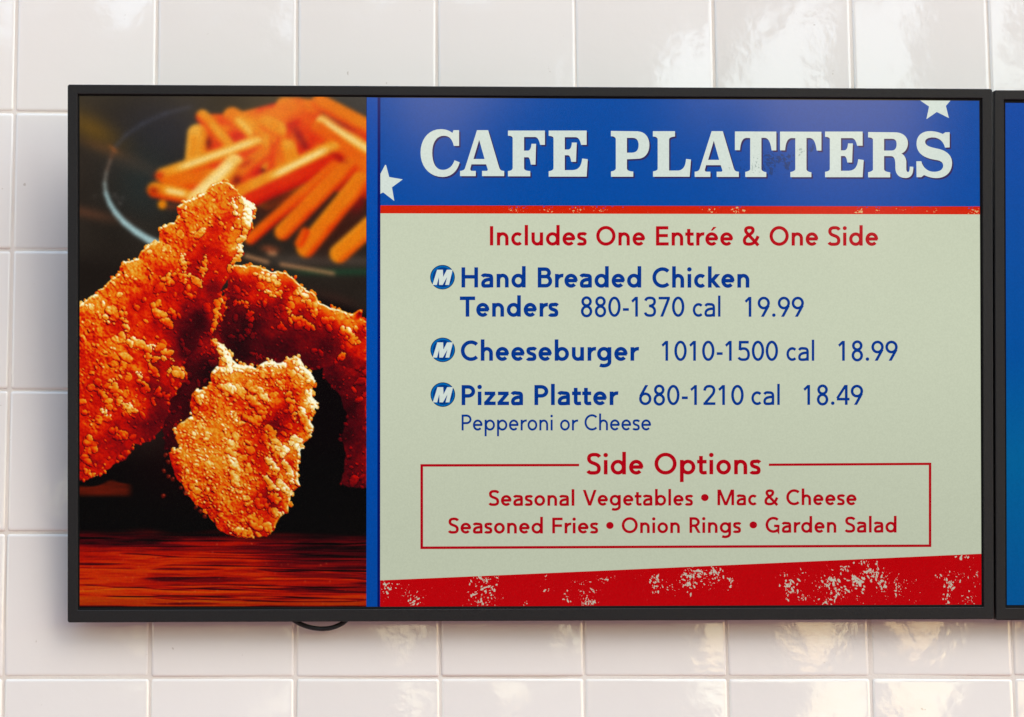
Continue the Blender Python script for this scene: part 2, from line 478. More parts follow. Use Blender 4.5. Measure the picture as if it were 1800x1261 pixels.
def lettering(name, glyphs, mat, lift, off=(0, 0)):
    v, f = [], []
    y = PANEL_Y - lift * 0.00005
    for loops in glyphs:
        pts = [[Vector((*at(px + off[0], py + off[1]), 0)) for px, py in lp] for lp in loops]
        b = len(v)
        for lp in pts:
            v += [(p.x, y, p.y) for p in lp]
        for t in tessellate_polygon(pts):
            a, c, d = (Vector(v[b + q]) for q in t)
            nrm = (c - a).cross(d - a)
            f.append(tuple(b + q for q in (t if nrm.y < 0 else t[::-1])))
    return obj(name, v, f, mat, panel)
for part in (HEAD[:4], HEAD[4:]):
    lettering('letter_shadow', part, M_SHADOW, 5, (2.6, 2.8))
    lettering('heading_word', part, M_WHITE, 7)

# --- round-cornered geometric sans for the menu lines: strokes of one width
XH, ASC, DSC = 0.675, 1.06, -0.335
def arc(cx, cy, rx, ry, a0, a1, n=14):
    return [(cx + rx * math.cos(math.radians(a0 + (a1 - a0) * k / n)), cy + ry * math.sin(math.radians(a0 + (a1 - a0) * k / n))) for k in range(n + 1)]
def bez(p0, p1, p2, p3, n=9):
    return flat([p0, ('C', p1, p2, p3)], n)
def slant(x0, y0, x1, y1, t):
    """a diagonal bar whose ends are cut level; x are centre lines"""
    w = t / 2 * math.hypot(x1 - x0, y1 - y0) / abs(y1 - y0)
    return ('P', [(x0 - w, y0), (x0 + w, y0), (x1 + w, y1), (x1 - w, y1)])
def disc(cx, cy, r):
    return ('P', arc(cx, cy, r, r, 0, 342, 19))

def glyph(ch, t):
    """-> (width without bearings, left bearing, right bearing, strokes)"""
    h, o, X = t / 2, 0.012, XH
    st, ro = 0.085, 0.062
    if ch == 'I': return t, st + .01, st + .01, [[(h, 0), (h, 1)]]
    if ch == 'l': return t, st, st, [[(h, 0), (h, ASC)]]
    if ch == 'i': return t, st, st, [[(h, 0), (h, X)], disc(h, .905, t * .62)]
    if ch in 'nhu':
        w = .585; rx = (w - t) / 2; ry = rx * 1.08; yc = X + o - h - ry
        if ch == 'u': return w, st, st, [[(h, X)] + arc(w / 2, X - yc, rx, ry, 180, 360), [(w - h, 0), (w - h, X)]]
        s = [(h, 0), (h, X if ch == 'n' else ASC)]
        return w, st, st - .005, [s, arc(w / 2, yc, rx, ry, 178, 0) + [(w - h, 0)]]
    if ch == 'r':
        return .405, st, .0, [[(h, 0), (h, X)], arc(.37, X + o - h - .27, .37 - h, .27, 178, 82)]
    if ch in 'oce':
        w = {'o': .655, 'c': .56, 'e': .645}[ch]; rx = (.655 if ch != 'c' else .64) / 2 - h
        if ch == 'e': rx = .645 / 2 - h
        cx, cy, ry = rx + h, X / 2, X / 2 + o - h
        if ch == 'o': return w, ro - .01, ro - .01, [arc(cx, cy, rx, ry, 0, 360, 30)]
        if ch == 'c': return w, ro - .01, .03, [arc(cx, cy, rx, ry, 47, 313, 24)]
        yb = .345; a = math.degrees(math.asin((yb - cy) / ry))
        return w, ro - .01, ro - .01, [[(h * 1.2, yb), (w - h * .45, yb)], arc(cx, cy, rx, ry, a - 6, 318, 28)]
    if ch in 'dbpqg':
        w = .69; rx, ry = (.665) / 2 - h, X / 2 + o - h
        right = ch in 'dqg'
        cx = rx + h if right else w - rx - h
        sx = w - h if right else h
        top = ASC if ch in 'db' else X
        bot = DSC - .03 if ch in 'pq' else 0
        ss = [arc(cx, X / 2, rx, ry, 0, 360, 30)]
        if ch == 'g':
            ss.append([(sx, X), (sx, -.02)] + arc(sx - .285, -.06, .285, DSC * -1 - .06 - h, 0, -128, 14)[1:])
        else:
            ss.append([(sx, bot), (sx, top)])
        return w, (ro - .01 if right else st), (st if right else ro - .01), ss
    if ch == 'a':
        w = .585; x = w - h
        top = bez((.055, .535), (.12, .66), (.26, X + o - h), (.315, X + o - h)) + bez((.315, X + o - h), (.47, X + o - h), (x, .575), (x, .43))[1:] + [(x, 0)]
        bowl = bez((x, .40), (.30, .41), (h, .36), (h, .185)) + bez((h, .185), (h, .05), (.15, h - o), (.245, h - o))[1:] + bez((.245, h - o), (.40, h - o), (x, .06), (x, .24))[1:]
        return w, .05, st - .01, [top, bowl]
    if ch == 's':
        w = .475; a, b = X + o - h, h - o
        s = bez((w - .035, .545), (.36, .64), (.30, a), (.235, a)) + bez((.235, a), (.12, a), (.055 + h * .3, .585), (.055 + h * .3, .495))[1:] + bez((.055 + h * .3, .495), (.06 + h * .3, .395), (.15, .375), (.24, .345))[1:] \
            + bez((.24, .345), (.36, .31), (w - h, .27), (w - h, .18))[1:] + bez((w - h, .18), (w - h, .085), (.34, b), (.235, b))[1:] + bez((.235, b), (.15, b), (.08, .06), (.04, .125))[1:]
        return w, .04, .045, [s]
    if ch == 'k':
        w = .595
        return w, st, .0, [[(h, 0), (h, ASC)], slant(.17, .31, w - .115, X, t), slant(w - .09, 0, .20, .37, t)]
    if ch == 't':
        w = .435; x = .175
        return w, .02, .03, [[(x, .86), (x, .20)] + bez((x, .20), (x, .09), (.23, h - o), (.30, h - o))[1:] + [(w - .005, h - o + .012)], [(0, X - h), (w - .01, X - h)]]
    if ch == 'z':
        w = .56
        return w, .045, .045, [[(.02, X - h), (w - .02, X - h)], slant(.10, t * .7, w - .11, X - t * .7, t), [(0, h), (w, h)]]
    # capitals
    if ch == 'O': return .985, .06, .06, [arc(.4925, .5, .4925 - h, .5 + o - h, 0, 360, 40)]
    if ch == 'C': return .83, .06, .045, [arc(.4925, .5, .4925 - h, .5 + o - h, 46, 314, 30)]
    if ch == 'G': return .875, .06, .09, [arc(.4925, .5, .4925 - h, .5 + o - h, 48, 309, 30) + [(.875 - h, .10), (.875 - h, .50)], [(.53, .50 - h + .015), (.875 - h, .50 - h + .015)]]
    if ch == 'E': return .64, .10, .06, [[(h, 0), (h, 1)], [(h, 1 - h), (.62, 1 - h)], [(h, .515), (.60, .515)], [(h, h), (.64, h)]]
    if ch == 'F': return .62, .10, .03, [[(h, 0), (h, 1)], [(h, 1 - h), (.62, 1 - h)], [(h, .49), (.585, .49)]]
    if ch == 'T': return .75, .03, .0, [[(.375, 0), (.375, 1)], [(0, 1 - h), (.75, 1 - h)]]
    if ch == 'H': return .80, .10, .10, [[(h, 0), (h, 1)], [(.80 - h, 0), (.80 - h, 1)], [(h, .53), (.80 - h, .53)]]
    if ch == 'V': return .87, .0, .0, [slant(t * .58, 1, .435, 0, t), slant(.87 - t * .58, 1, .435, 0, t)]
    if ch == 'M': return 1.03, .10, .10, [[(h, 0), (h, 1)], [(1.03 - h, 0), (1.03 - h, 1)], slant(h * 1.4, 1, .515, .0, t * .95), slant(1.03 - h * 1.4, 1, .515, .0, t * .95)]
    if ch in 'PR':
        w = .68 if ch == 'P' else .68; r = (1 - h - .46) / 2; yc = 1 - h - r; xr = .63 - h - r if ch == 'P' else .60 - h - r
        ss = [[(h, 0), (h, 1)], [(h, 1 - h), (xr, 1 - h)] + arc(xr, yc, r + .03, r, 90, -90, 16)[1:] + [(h, 1 - h - 2 * r)]]
        if ch == 'R': ss.append(slant(w - .09, 0, .33, .47, t * .95))
        return w, .10, .02, ss
    if ch == 'B':
        w = .70; r1 = .235 - h / 2; m = .545
        r1 = (1 - h - m) / 2; r2 = (m - h) / 2
        return w, .10, .05, [[(h, 0), (h, 1)], [(h, 1 - h), (.36, 1 - h)] + arc(.37, m + r1, .64 - h - .37, r1, 90, -90, 14) + [(h, m)], [(.36, m)] + arc(.39, h + r2, .70 - h - .39, r2, 90, -90, 14) + [(h, h)]]
    if ch == 'S':
        w = .62; a, b = 1 + o - h, h - o
        s = bez((w - .055, .815), (.50, .93), (.41, a), (.325, a)) + bez((.325, a), (.17, a), (.06 + h * .3, .875), (.06 + h * .3, .74))[1:] + bez((.06 + h * .3, .74), (.07 + h * .3, .59), (.20, .56), (.32, .515))[1:] \
            + bez((.32, .515), (.47, .46), (w - h, .40), (w - h, .265))[1:] + bez((w - h, .265), (w - h, .12), (.45, b), (.305, b))[1:] + bez((.305, b), (.19, b), (.10, .06), (.035, .165))[1:]
        return w, .05, .05, [s]
    if ch == '&':
        w = .88; a, b = 1 + o - h, h - o
        s = [(w - .075, .005), (.22, .645)] + bez((.22, .645), (.17, .70), (.15, .74), (.15, .79))[1:] + bez((.15, .79), (.15, .90), (.24, a), (.345, a))[1:] + bez((.345, a), (.46, a), (.53, .90), (.53, .80))[1:] \
            + bez((.53, .80), (.53, .68), (.42, .61), (.31, .545))[1:] + bez((.31, .545), (.16, .46), (h, .38), (h, .25))[1:] + bez((h, .25), (h, .11), (.17, b), (.32, b))[1:] + bez((.32, b), (.54, b), (.66, .17), (w - .085, .49))[1:]
        return w, .04, .0, [s]
    if ch == '\u2022': return .45, .1, .1, [disc(.225, .5, .225)]
    # figures, all .70 wide with their bearings
    def fig(w, ss, l=None):
        l = (.70 - w) / 2 if l is None else l
        return w, l, .70 - w - l, ss
    if ch == '0': return fig(.625, [arc(.3125, .5, .3125 - h, .5 + o - h, 0, 360, 34)])
    if ch == '1': return fig(.335, [[(.335 - h, 0), (.335 - h, 1)], ('P', [(.335 - t, 1), (.335 - t, 1 - t * 1.30), (.075, .70), (0, .70 + t * .78), (.335 - t * .75, 1)])], .09)
    if ch == '8': return fig(.575, [arc(.2875, .76, .27 - h - .005, .24 + o - h + .015, 0, 360, 28), arc(.2875, .27, .2875 - h, .27 + o - h + .025, 0, 360, 30)])
    if ch == '9': return fig(.62, [arc(.31, .69, .31 - h, .31 + o - h, 0, 360, 30), slant(.24, 0, .535, .54, t)])
    if ch == '6': return fig(.62, [arc(.31, .31, .31 - h, .31 + o - h, 0, 360, 30), slant(.085, .46, .38, 1, t)])
    if ch == '7': return fig(.57, [[(0, 1 - h), (.57, 1 - h)], slant(.155, 0, .57 - h * 1.2, 1 - t, t)])
    if ch == '4': return fig(.665, [[(.50, 0), (.50, 1)], [(.03, .22 + h), (.665, .22 + h)], slant(.07, .22 + t, .50 - h * .2, 1, t * .95)])
    if ch == '2':
        a = 1 + o - h
        return fig(.60, [bez((.06, .72), (.07, .90), (.18, a), (.30, a)) + bez((.30, a), (.45, a), (.53, .87), (.53, .73))[1:] + bez((.53, .73), (.53, .60), (.43, .49), (.30, .345))[1:] + [(.10, .11)], [(0, h), (.60, h)]])
    if ch == '3':
        a, b = 1 + o - h, h - o
        return fig(.58, [bez((.045, .80), (.08, .93), (.17, a), (.28, a)) + bez((.28, a), (.42, a), (.505, .89), (.505, .76))[1:] + bez((.505, .76), (.505, .61), (.38, .54), (.22, .54))[1:],
                         bez((.22, .54), (.40, .54), (.58 - h, .43), (.58 - h, .275)) + bez((.58 - h, .275), (.58 - h, .11), (.42, b), (.28, b))[1:] + bez((.28, b), (.15, b), (.06, .08), (.03, .21))[1:]])
    if ch == '5':
        b = h - o
        return fig(.59, [[(.09, 1 - h), (.53, 1 - h)], [(.10, 1), (.085, .535)], bez((.085, .56), (.15, .60), (.20, .615), (.265, .615)) + bez((.265, .615), (.44, .615), (.59 - h, .49), (.59 - h, .31))[1:] + bez((.59 - h, .31), (.59 - h, .13), (.44, b), (.28, b))[1:] + bez((.28, b), (.15, b), (.07, .07), (.02, .17))[1:]])
    if ch == '-': return .30, .075, .03, [[(0, .36), (.30, .36)]]
    if ch == '.': return t * 1.3, .07, .07, [disc(t * .65, t * .62, t * .66)]
    if ch == '\u00e9':
        w, l, r, ss = glyph('e', t)
        return w, l, r, ss + [('P', [(.27, .77), (.37, .77), (.57, .965), (.40, .965)])]
    raise KeyError(ch)

def stroke_poly(pts, t):
    """centre line -> one closed outline"""
    h = t / 2
    n = len(pts)
    closed = math.dist(pts[0], pts[-1]) < 1e-6
    L, R = [], []
    for k in range(n):
        a = pts[k - 1] if k else (pts[-2] if closed else pts[0])
        b = pts[k + 1] if k < n - 1 else (pts[1] if closed else pts[-1])
        p = pts[k]
        d1 = (p[0] - a[0], p[1] - a[1]); d2 = (b[0] - p[0], b[1] - p[1])
        l1 = math.hypot(*d1) or 1; l2 = math.hypot(*d2) or 1
        if not math.hypot(*d1): d1, l1 = d2, l2
        if not math.hypot(*d2): d2, l2 = d1, l1
        n1 = (-d1[1] / l1, d1[0] / l1); n2 = (-d2[1] / l2, d2[0] / l2)
        m = (n1[0] + n2[0], n1[1] + n2[1]); ml = math.hypot(*m) or 1
        m = (m[0] / ml, m[1] / ml)
        s = h / max(0.35, m[0] * n1[0] + m[1] * n1[1])
        L.append((p[0] + m[0] * s, p[1] + m[1] * s)); R.append((p[0] - m[0] * s, p[1] - m[1] * s))
    return L, R

def text_mesh(words, mat, lift, name):
    """words: (text, x0, x1, baseline, cap, weight) in photograph pixels"""
    v, f = [], []
    for text, xa, xb, base, cap, t in words:
        gl = [glyph(c, t) for c in text]
        x, pos = -gl[0][1], []
        for w, l, r, ss in gl:
            pos.append(x + l); x += l + w + r
        total = x - gl[-1][2]
        k = (xb - xa) / total
        for (w, l, r, ss), p in zip(gl, pos):
            for q, s in enumerate(ss):
                y = PANEL_Y - (lift + 0.5 * q) * 0.00005
                def put(pt):
                    X_, Z_ = at(xa + (p + pt[0]) * k, base - pt[1] * cap)
                    v.append((X_, y, Z_)); return len(v) - 1
                if s[0] == 'P':
                    ids = [put(pt) for pt in s[1]]
                    tri = [Vector((v[i][0], v[i][2], 0)) for i in ids]
                    for a in tessellate_polygon([tri]):
                        A, B, D = (Vector(v[ids[i]]) for i in a)
                        idx = tuple(ids[i] for i in a)
                        f.append(idx if (B - A).cross(D - A).y < 0 else idx[::-1])
                else:
                    L, R = stroke_poly(s, t)
                    li = [put(pt) for pt in L]; ri = [put(pt) for pt in R]
                    for i in range(len(li) - 1):
                        f.append((ri[i], ri[i + 1], li[i + 1], li[i]))
    return obj(name, v, f, mat, panel)

HW, RW, LT = .180, .168, .135
def words(name, label, mat, *w):
    o = text_mesh(w, mat, 4, name)
    o['label'] = label
words('menu_note', 'red lettering Includes One Entr\u00e9e & One Side', M_TRED, ('Includes', 861.1, 1031.2, 431.8, 34, RW), ('One', 1048, 1133.9, 431.9, 34, RW), ('Entr\u00e9e', 1153, 1288.5, 432, 34, RW), ('&', 1305.6, 1335.5, 432, 34, RW),
      ('One', 1352.6, 1438.2, 432.1, 34, RW), ('Side', 1455.7, 1543.6, 432.2, 34, RW))
words('item_name', 'bold blue lettering Hand Breaded Chicken Tenders', M_TBLUE, ('Hand', 811.2, 924, 505.7, 35.5, HW), ('Breaded', 945.2, 1127.2, 505.8, 35.5, HW), ('Chicken', 1146.7, 1317.2, 506, 35.5, HW), ('Tenders', 808.3, 981.4, 557, 35.5, HW))
words('calorie_count', 'thin blue lettering 880-1370 cal', M_TBLUE, ('880-1370', 1021, 1203, 557, 35, LT), ('cal', 1217.6, 1266.4, 557, 35, LT))
words('price', 'thin blue figures 19.99', M_TBLUE, ('19.99', 1309, 1413.1, 557.2, 35, LT))
words('item_name', 'bold blue lettering Cheeseburger', M_TBLUE, ('Cheeseburger', 810, 1123, 634.5, 35.5, HW))
words('calorie_count', 'thin blue lettering 1010-1500 cal', M_TBLUE, ('1010-1500', 1162.7, 1367.6, 634.5, 35, LT), ('cal', 1382.3, 1431.2, 634.5, 35, LT))
words('price', 'thin blue figures 18.99', M_TBLUE, ('18.99', 1473.2, 1577.9, 634.5, 35, LT))
words('item_name', 'bold blue lettering Pizza Platter', M_TBLUE, ('Pizza', 811.4, 919.4, 712.5, 35.3, HW), ('Platter', 939.4, 1086.6, 712.4, 35.3, HW))
words('calorie_count', 'thin blue lettering 680-1210 cal', M_TBLUE, ('680-1210', 1123.3, 1307.2, 712.2, 35, LT), ('cal', 1320.7, 1370.6, 712.1, 35, LT))
words('price', 'thin blue figures 18.49', M_TBLUE, ('18.49', 1412.1, 1517.1, 712, 35, LT))
words('item_note', 'small thin blue lettering Pepperoni or Cheese', M_TBLUE, ('Pepperoni', 811.4, 971.4, 757, 28, LT), ('or', 984.4, 1016, 757, 28, LT), ('Cheese', 1027.4, 1144.4, 756.8, 28, LT))
words('section_title', 'red lettering Side Options set into the box line', M_TRED, ('Side', 1031.8, 1130.9, 834.3, 37.6, RW), ('Options', 1150.4, 1337, 834.1, 37.6, RW))
words('side_option', 'red lettering Seasonal Vegetables', M_TRED, ('Seasonal', 859.4, 1009.6, 889.4, 27.6, RW), ('Vegetables', 1024.2, 1217.9, 889, 27.6, RW))
words('side_option', 'red lettering Mac & Cheese', M_TRED, ('Mac', 1261.1, 1330.8, 888.5, 27.6, RW), ('&', 1343.6, 1368.4, 888.4, 27.6, RW), ('Cheese', 1382, 1505.7, 888.2, 27.6, RW))
words('side_option', 'red lettering Seasoned Fries', M_TRED, ('Seasoned', 788.3, 954.3, 938.1, 27.7, RW), ('Fries', 970.7, 1051.3, 937.9, 27.7, RW))
words('side_option', 'red lettering Onion Rings', M_TRED, ('Onion', 1092.8, 1195, 937.4, 27.7, RW), ('Rings', 1211.9, 1302.4, 937.1, 27.7, RW))
words('side_option', 'red lettering Garden Salad', M_TRED, ('Garden', 1345.6, 1470, 936.7, 27.7, RW), ('Salad', 1485.6, 1575.9, 936.4, 27.7, RW))
for xa, xb, yy in ((1232.2, 1245.6, 888.8), (1065.5, 1078.6, 937.8), (1317.4, 1330.8, 936.9)):
    text_mesh([('\u2022', xa, xb, yy, 27.7, RW)], M_TRED, 4, 'bullet')

# --- round blue badges with a slanted letter M
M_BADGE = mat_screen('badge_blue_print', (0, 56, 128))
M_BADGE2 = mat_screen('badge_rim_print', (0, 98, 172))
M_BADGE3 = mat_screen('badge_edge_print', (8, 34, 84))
for cx, cy in ((777.8, 487.6), (778.2, 615.3), (778.4, 694.0)):
    edge = layer('badge', arc(cx, cy, 21.7, 21.6, 0, 352, 45), M_BADGE3, 3)
    v = []
    layer_quads('badge_face', [arc(cx, cy, 20.3, 20.3, 0, 352, 45)], M_BADGE2, 4)
    layer_quads('badge_centre', [arc(cx + .3, cy + .2, 17.6, 17.6, 0, 352, 45)], M_BADGE, 5)
    em = [[(500, 305), (715, 305), (725, 570), (860, 305), (1075, 305), (940, 865), (800, 865), (868, 575), (705, 865), (575, 865), (568, 570), (490, 865), (330, 865)]]
    lettering('badge_letter', [[[(cx + (x - 700) / 21.0, cy + (y - 580) / 21.0) for x, y in em[0]]]], M_WHITE, 6)

# --- worn print: pale chips in the red bands, blue-grey smudge across the heading
def chips(name, spots, mat, lift, clip):
    r = random.Random(len(spots) * 7 + lift)
    v, f = [], []
    for (cx, cy, sx, sy, n, smin, smax, lean) in spots:
        for _ in range(n):
            x, y = r.gauss(cx, sx), r.gauss(cy, sy)
            s = 0.85 * (smin + (smax - smin) * r.random() ** 2.4)
            a = math.radians(lean + r.gauss(0, 32))
            el = r.uniform(1.0, 2.6)
            m = r.randrange(5, 9)
            pl = []
            for k in range(m):
                th = 2 * math.pi * k / m
                q = r.uniform(0.45, 1.25)
                ex, ey = s * el * q * math.cos(th), s * q * math.sin(th)
                pl.append((x + ex * math.cos(a) - ey * math.sin(a), y + ex * math.sin(a) + ey * math.cos(a)))
            if not all(clip(p) for p in pl):
                continue
            yy = PANEL_Y - (lift + 0.02 * (len(f) % 40)) * 0.00005
            b = len(v)
            for p in pl:
                X_, Z_ = at(*p)
                v.append((X_, yy, Z_))
            f.append(tuple(range(b, b + m))[::-1])
    o = obj(name, v, f, mat, panel)
    o['kind'] = 'stuff'
    return o
def in_band(p):
    top = 1020.5 + (p[0] - 668.3) / (1724.9 - 668.3) * (973.7 - 1020.5) - 0.5
    return 669 < p[0] < 1724 and top < p[1] < 1066.5 - (p[0] - 668) * 0.0038
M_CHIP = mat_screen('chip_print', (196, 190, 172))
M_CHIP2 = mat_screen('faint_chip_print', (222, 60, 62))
BAND = [(677, 1035, 5, 10, 26, .8, 2.6, 70), (690, 1030, 6, 4, 8, .6, 2.2, 30), (727, 1058, 8, 7, 24, .7, 2.8, 130), (735, 1050, 4, 5, 7, .8, 2.4, 120), (712, 1042, 10, 6, 10, .4, 1.1, 60),
        (855, 1017, 14, 5, 34, .6, 2.8, 60), (858, 1036, 9, 6, 22, .8, 3.0, 140), (836, 1044, 8, 5, 14, .5, 2.0, 140), (850, 1062, 12, 4, 30, .6, 2.4, 100), (862, 1052, 9, 6, 16, .5, 2.2, 60),
        (955, 1038, 4, 3, 4, .8, 2.6, 150), (958, 1014, 3, 3, 3, .6, 1.4, 80), (925, 1062, 4, 3, 4, .5, 2.0, 80), (1018, 1027, 7, 6, 12, .4, 1.3, 120), (1045, 1040, 4, 2.5, 7, .8, 2.6, 20), (1062, 1018, 9, 3, 12, .6, 1.9, 160),
        (996, 1053, 4, 6, 12, .6, 2.2, 60), (1036, 1059, 9, 5, 40, .6, 2.4, 75), (1025, 1048, 4, 6, 10, .5, 1.6, 75), (1152, 1022, 6, 8, 26, .7, 2.8, 80), (1148, 1036, 3, 5, 8, .7, 2.0, 80), (1175, 1036, 8, 6, 12, .5, 1.6, 60),
        (1207, 1022, 9, 8, 34, .7, 3.0, 60), (1228, 1012, 10, 7, 40, .7, 3.0, 50), (1255, 1005, 9, 8, 40, .7, 2.8, 65), (1284, 1028, 3, 7, 14, .7, 2.8, 80), (1215, 1002, 12, 3, 16, .5, 1.8, 20), (1244, 1024, 13, 8, 18, .4, 1.3, 60),
        (1388, 1030, 8, 7, 30, .8, 3.0, 80), (1385, 1050, 3, 5, 10, .8, 2.4, 90), (1378, 1012, 3, 4, 5, .6, 2.0, 70), (1412, 1052, 10, 6, 16, .5, 1.7, 50), (1405, 1010, 10, 4, 9, .4, 1.4, 20),
        (1460, 1026, 9, 7, 40, .8, 3.2, 60), (1474, 1042, 8, 7, 26, .8, 3.0, 60), (1505, 1025, 9, 8, 44, .8, 3.4, 50), (1535, 1005, 8, 8, 40, .8, 3.2, 75), (1550, 1022, 7, 10, 34, .7, 3.0, 75), (1576, 1030, 3, 10, 18, .8, 3.0, 85), (1480, 1000, 12, 6, 22, .5, 2.2, 40),
        (1517, 988, 5, 5, 10, .6, 2.2, 80), (1457, 1057, 12, 3, 16, .6, 2.6, 20), (1600, 1040, 14, 12, 22, .4, 1.3, 60), (1520, 1052, 20, 8, 14, .4, 1.2, 60), (1428, 1035, 18, 12, 16, .4, 1.1, 60),
        (1668, 1026, 7, 8, 34, .8, 3.2, 80), (1662, 1052, 4, 6, 12, .8, 2.6, 90), (1653, 1012, 3, 4, 6, .6, 2.0, 80), (1693, 978.5, 8, 3, 12, .7, 2.6, 150), (1712, 1018, 6, 10, 14, .5, 1.9, 60), (1700, 1054, 14, 5, 20, .5, 1.9, 30), (1685, 1012, 8, 5, 9, .4, 1.4, 20)]
chips('worn_chip', BAND, M_CHIP, 4, in_band)
chips('faint_chip', [(x, y, sx * 2.2, sy * 1.8, int(n * 0.6) + 2, .35, .9, ln) for x, y, sx, sy, n, a, b, ln in BAND], M_CHIP2, 4.5, in_band)
def in_stripe(p):
    top = 361.3 + (p[0] - 668.6) / 1053.7 * 1.9
    return 669 < p[0] < 1722 and top + .2 < p[1] < top + 13.8
STR = [(905, 370, 5, 2.5, 10, .4, 1.7, 150), (920, 365, 8, 2, 5, .3, 1.1, 20), (963, 369, 5, 2.5, 9, .4, 1.7, 20), (1011, 370, 5, 2.5, 9, .4, 1.8, 30), (1040, 368, 10, 3, 6, .3, 1.1, 20), (1068, 370, 9, 2, 8, .4, 1.3, 10),
       (1250, 371, 6, 2.5, 12, .5, 1.9, 150), (1299, 370, 5, 2.5, 18, .5, 2.1, 150), (1512, 372, 4, 2.2, 14, .5, 2.0, 150), (1542, 371, 3, 2, 4, .4, 1.3, 20), (1585, 370, 8, 2.5, 6, .3, 1.0, 20), (1644, 371, 5, 2.5, 7, .4, 1.3, 20), (1714, 373, 5, 2.0, 18, .5, 1.8, 20), (980, 371, 60, 2.5, 14, .25, .8, 20)]
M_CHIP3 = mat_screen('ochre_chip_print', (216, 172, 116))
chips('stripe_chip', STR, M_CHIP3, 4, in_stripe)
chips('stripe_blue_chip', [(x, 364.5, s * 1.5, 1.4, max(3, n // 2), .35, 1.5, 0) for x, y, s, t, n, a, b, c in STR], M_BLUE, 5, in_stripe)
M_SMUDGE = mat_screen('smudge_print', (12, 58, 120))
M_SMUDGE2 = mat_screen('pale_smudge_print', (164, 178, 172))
SM = [(1384, 290, 3, 5, 9, 1.0, 3.0, 80), (1368, 282, 8, 4, 14, .8, 2.6, 30), (1352, 287, 9, 6, 22, .6, 2.2, 40), (1392, 275, 5, 3, 6, .8, 2.4, 150), (1421, 264, 4, 3, 6, .8, 2.6, 150), (1425, 260, 3, 2, 3, .7, 1.8, 160),
      (1300, 295, 8, 5, 16, .5, 1.9, 40), (1308, 303, 6, 5, 8, .4, 1.4, 40), (1347, 298, 5, 4, 9, .6, 2.0, 40), (1356, 276, 16, 5, 20, .4, 1.3, 30), (1432, 256, 4, 2, 4, .5, 1.4, 160), (1445, 252, 4, 2, 3, .4, 1.0, 150)]
SM = [(x, y, a_, b_, int(n * 1.9), lo * 1.15, hi * 1.35, ln) for x, y, a_, b_, n, lo, hi, ln in SM]
def off_letters(p):
    # chips stay on the blue between the letters
    return not any(a < p[0] < b for a, b in ((1317.5, 1339), (1396, 1418))) and not (p[1] < 266 and (1290 < p[0] < 1302 or 1355 < p[0] < 1367 or 1370 < p[0] < 1381 or 1434 < p[0] < 1445)) and not (p[1] > 300 and (1309 < p[0] < 1348 or 1388 < p[0] < 1427)) and not (p[0] < 1300 and p[1] > 250)
chips('blue_smudge', SM, M_SMUDGE, 8, off_letters)
chips('pale_smudge', [(1328, 287, 5, 9, 26, .5, 1.8, 60), (1406, 266, 6, 3, 16, .6, 2.0, 150), (1325, 303, 8, 3, 8, .5, 1.5, 40), (1283, 298, 6, 6, 8, .4, 1.2, 40), (1438, 253, 3, 2, 4, .5, 1.2, 150)], M_SMUDGE2, 9,
      lambda p: (1319.5 < p[0] < 1337 and p[1] < 309) or (1398.5 < p[0] < 1416) or (1275 < p[0] < 1288 and 292 < p[1] < 308))

